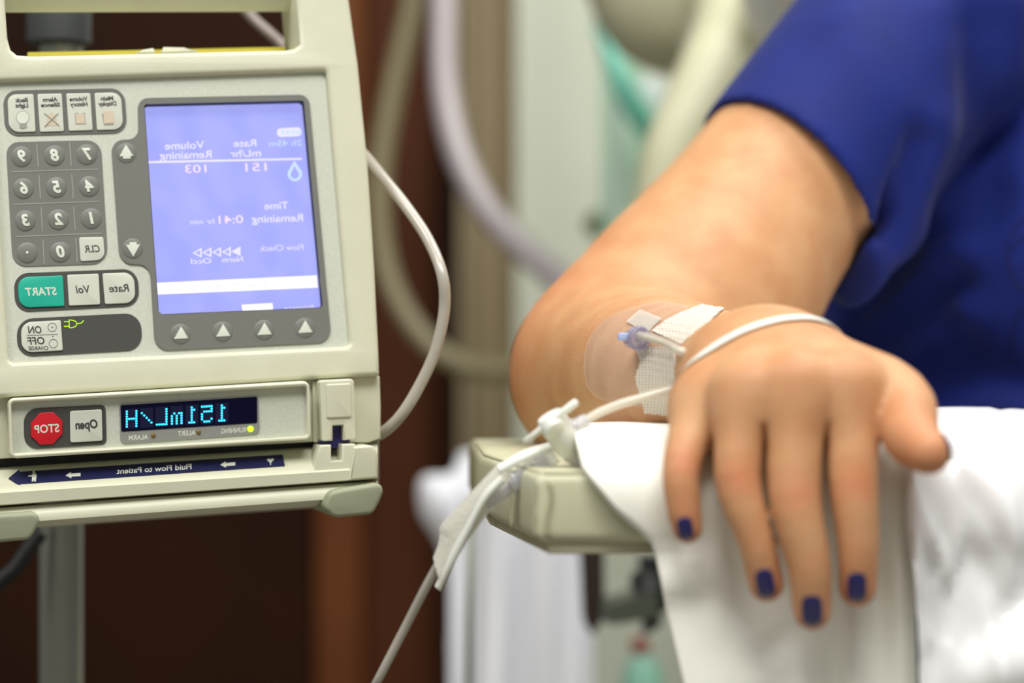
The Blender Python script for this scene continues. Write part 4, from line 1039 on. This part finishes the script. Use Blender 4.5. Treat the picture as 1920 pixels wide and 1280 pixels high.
# clear fittings under the tape
cf = thing('line_connector', P(980, 890, .958), 'clear ridged connector between the tape and the stopcock', 'connector')
c0, c1 = P(908, 942, .957), P(1040, 850, .957); L = np.linalg.norm(c1 - c0)
v, f = lathe(c0, c1, [(0, .0030), (.004, .0034), (.012, .0036), (.013, .0046), (.015, .0046), (.016, .0038), (L * .72, .0040), (L * .74, .0052), (L * .9, .0052), (L * .92, .004), (L, .004)], 20); obj('barrel', v, f, clearp, cf, smooth=35)
for k in range(6):
    a = 2 * math.pi * k / 6; ax_ = (c1 - c0) / L; e1 = np.cross(ax_, V(0, 1, 0)); e1 /= np.linalg.norm(e1); e2 = np.cross(ax_, e1)
    o_ = e1 * math.cos(a) * .0053 + e2 * math.sin(a) * .0053
    v, f = sweep(np.array([c0 + ax_ * L * .745 + o_, c0 + ax_ * L * .895 + o_]), .0005, 6); obj('grip_rib', v, f, clearp, cf)
v, f = lathe(c0 + (c1 - c0) * .3, c1, [(0, .0018), (L * .6, .0018)], 10); obj('inner_channel', v, f, lilac, cf)
# stopcock
sc_ = thing('stopcock', P(1045, 800, .95), 'white three-way stopcock with its lever turned up to the right', 'stopcock')
body0, body1 = P(1030, 778, .946), P(1072, 850, .950)
v, f = lathe(body0, body1, [(0, .0050), (.0012, .0058), (.006, .0060), (.010, .0054), (.016, .0050), (.0175, .0040)], 24); obj('body', v, f, whitep, sc_, smooth=40)
h0, h1 = P(983, 829, .944), P(1082, 752, .940)
pr = [(math.cos(a) * 1.0, .62 * math.sin(a)) for a in np.linspace(0, 2 * math.pi, 13)[:-1]]
v, f = sweep(np.array([h0 + (h1 - h0) * t for t in (0, .03, .25, .40, .5, .60, .75, .97, 1)]), [.0012, .0019, .0020, .0026, .0036, .0030, .0024, .0024, .0016], 12, prof=pr); obj('lever', v, f, whitep, sc_, smooth=60)
v, f = lathe(P(1030, 790, .944), P(1050, 815, .940), [(0, .0048), (.002, .0052), (.005, .0048), (.006, .003)], 20); obj('hub', v, f, whitep, sc_, smooth=40)
v, f = lathe(P(1060, 812, .950), P(1102, 786, .955), [(0, .0036), (.003, .0040), (.0045, .0042), (.006, .0032), (.0105, .0030)], 18); obj('side_port', v, f, clearp, sc_, smooth=40)
v, f = lathe(P(1062, 840, .951), P(1090, 866, .955), [(0, .0034), (.003, .0040), (.006, .0038), (.008, .003)], 18); obj('lower_port', v, f, clearp, sc_, smooth=40)

# ---- dressings laid on the skin
def hit(x, y):
    xy = np.stack([np.ravel(x), np.ravel(y)], 1); d = np.stack([(xy[:, 0] - 960) / F, np.ones(len(xy)), -(xy[:, 1] - 640) / F], 1)
    p = trace(f_arm, CAM, d, .86); p = np.where((np.abs(p).max(1) < 2)[:, None], p, P(1240, 660, 1.05)); return settle(f_arm, p, 4)
# extension tube: stopcock -> wrist -> round -> hub
ex = thing('extension_tube', P(1200, 745, .965), 'thin clear extension tube from the stopcock across to the wrist', 'tube')
ep = [P(1082, 800, .953), P(1110, 780, .957), P(1150, 762, .962), P(1200, 746, .966), P(1250, 732, .967), P(1292, 722, .966), P(1325, 705, .962), P(1332, 688, .962), P(1320, 675, .964)] + [hit([a], [b])[0] + grad(f_arm, hit([a], [b]))[0] * c for a, b, c in ((1300, 668, .005), (1270, 656, .006), (1245, 650, .007), (1228, 648, .008))]
tubeobj('tube_wall', ep, .0019, tubem, ex)
tubeobj('tube_core', ep, .0009, lum, ex)
v, f = lathe(P(1302, 667, .969), P(1326, 681, .962), [(0, .0026), (.001, .0031), (.006, .0031), (.007, .0026)], 16); obj('joint_sleeve', v, f, clear_mat('amber_clear', (214, 190, 140), .7), ex, smooth=40)

def skin_sheet(name, e0, e1, m, off, label, cat, nu=14, nv=30, wr=0.0, th=.0004):
    """sheet between two edge polylines in the picture, laid on the forearm"""
    a = catmull([V(*q) for q in e0], 12); b = catmull([V(*q) for q in e1], 12)
    ia = np.linspace(0, len(a) - 1, nv); 
    ga = np.stack([np.interp(ia, range(len(a)), a[:, k]) for k in (0, 1)], 1); ib = np.linspace(0, len(b) - 1, nv)
    gb = np.stack([np.interp(ib, range(len(b)), b[:, k]) for k in (0, 1)], 1)
    xy = np.array([ga[j] + (gb[j] - ga[j]) * i / (nu - 1) for j in range(nv) for i in range(nu)])
    p = hit(xy[:, 0], xy[:, 1]); n = grad(f_arm, p)
    w = wr * (np.sin(xy[:, 0] * .35 + xy[:, 1] * .12) + np.sin(xy[:, 1] * .5 - xy[:, 0] * .1)) * .5
    top = p + n * (off + w)[:, None] if np.ndim(w) else p + n * off
    bot = p + n * (off - th)
    f = [(j * nu + i, j * nu + i + 1, (j + 1) * nu + i + 1, (j + 1) * nu + i) for j in range(nv - 1) for i in range(nu - 1)]
    v, f = thicken(top, f, nu, nv, bot - top)
    return tag(obj(name, v, f, m, None, smooth=60), label, cat)
skin_sheet('dressing_film', [(1240, 566), (1180, 580), (1130, 605), (1102, 645), (1098, 700), (1110, 735), (1150, 755), (1216, 764)], [(1290, 575), (1292, 590), (1292, 610), (1290, 640), (1288, 670), (1282, 700), (1275, 735), (1262, 764)], film, .0006, 'clear film dressing stuck over the cannula on the forearm', 'dressing', 24, 40, .00015)
skin_sheet('surgical_tape', [(1224, 622), (1262, 596), (1316, 573)], [(1279, 647), (1318, 616), (1358, 580)], tapem, .0009, 'white gauze tape strip running up right from the cannula hub', 'tape', 12, 24, .0003)
skin_sheet('surgical_tape', [(1192, 650), (1204, 680), (1196, 710), (1212, 772)], [(1266, 655), (1272, 690), (1277, 720), (1262, 777)], tapem, .0011, 'white gauze tape strip hanging down below the cannula hub', 'tape', 12, 24, .0004)
skin_sheet('surgical_tape', [(1202, 584), (1190, 594), (1177, 606)], [(1243, 600), (1230, 612), (1217, 627)], tapet, .0012, 'short translucent tape piece left of the cannula hub', 'tape', 8, 10, .0001)
# cannula hub
hc = hit([1220], [648])[0]; hn = grad(f_arm, hc[None])[0]
cn = thing('cannula', hc, 'lilac clear cannula hub taped to the forearm', 'cannula')
cc = hc + hn * .006 + V(-.0005, -.001, 0); vdir = V(.45, -.85, .05); vdir /= np.linalg.norm(vdir)
e1 = np.cross(vdir, V(0, 0, 1)); e1 /= np.linalg.norm(e1); e2 = np.cross(e1, vdir)
rg = []
for R0, rr, off in ((.0046, .0008, 0), (.0042, .0007, .002), (.0038, .0007, -.003)):
    a = np.linspace(0, 2 * math.pi, 33); path = np.array([cc + vdir * off + R0 * (math.cos(t) * e1 + math.sin(t) * e2) for t in a])
    v, f = sweep(path, rr, 8, caps=False); obj('hub_ring', v, f, lilac, cn, smooth=True)
v, f = lathe(cc - vdir * .009, cc + vdir, [(0, .0022), (.003, .0040), (.0095, .0044), (.0098, .0030), (.012, .0026), (.0165, .0024)], 22); obj('hub_body', v, f, lilac, cn, smooth=35)
v, f = lathe(cc + vdir * .001, cc + vdir * 2, [(0, .0023), (.006, .0022), (.0075, .0019)], 16); obj('luer_tip', v, f, clearp, cn, smooth=35)
v, f = rbox(cc + V(-.0085, -.001, -.0010), cc + V(-.0035, .004, .0022), .0008); obj('wing', v, f, mat('blue_wing', (172, 186, 226), .35), cn, smooth=40)

# wrist band: a real loop, every point found on the skin from the wrist axis
wb_c = P(1428, 688, .962); wn = P(1345, 640, 1.02) - P(1470, 720, .93); 
_xy = V(1332, 1405, 1522), V(678, 617, 599)
_d = np.stack([(_xy[0] - 960) / F, np.ones(3), -(_xy[1] - 640) / F], 1)
pa, pb, pc = trace(f_body, CAM, _d, .84); pa = hit([1336], [690])[0]
wn = np.cross(pb - pa, pc - pa); wn /= np.linalg.norm(wn)
cen_ = wb_c - wn * np.dot(wb_c - pa, wn)
q1 = V(1, 0, 0) - wn * wn[0]; q1 /= np.linalg.norm(q1); q2 = np.cross(wn, q1)
M_ = 72; rows_ = []
for s in (-.5, .5):
    dirs = np.array([math.cos(2 * math.pi * k / M_) * q1 + math.sin(2 * math.pi * k / M_) * q2 for k in range(M_)])
    o_ = cen_ + wn * s * .0036
    t = np.full(M_, .004)
    for _ in range(80): t = t - f_body(o_ + dirs * t[:, None]) * .5
    rows_.append(o_ + dirs * (t + .0006)[:, None]); rows_.append(o_ + dirs * (t + .0013)[:, None])
ri, ro, si, so = rows_
ordr = [ri, ro, so, si]; v = np.vstack(ordr); f = []
for r_ in range(4):
    for k in range(M_): f.append((r_ * M_ + k, r_ * M_ + (k + 1) % M_, ((r_ + 1) % 4) * M_ + (k + 1) % M_, ((r_ + 1) % 4) * M_ + k))
tag(obj('wrist_band', v, f, whitep, None, smooth=50), 'narrow white band around the wrist', 'wristband')
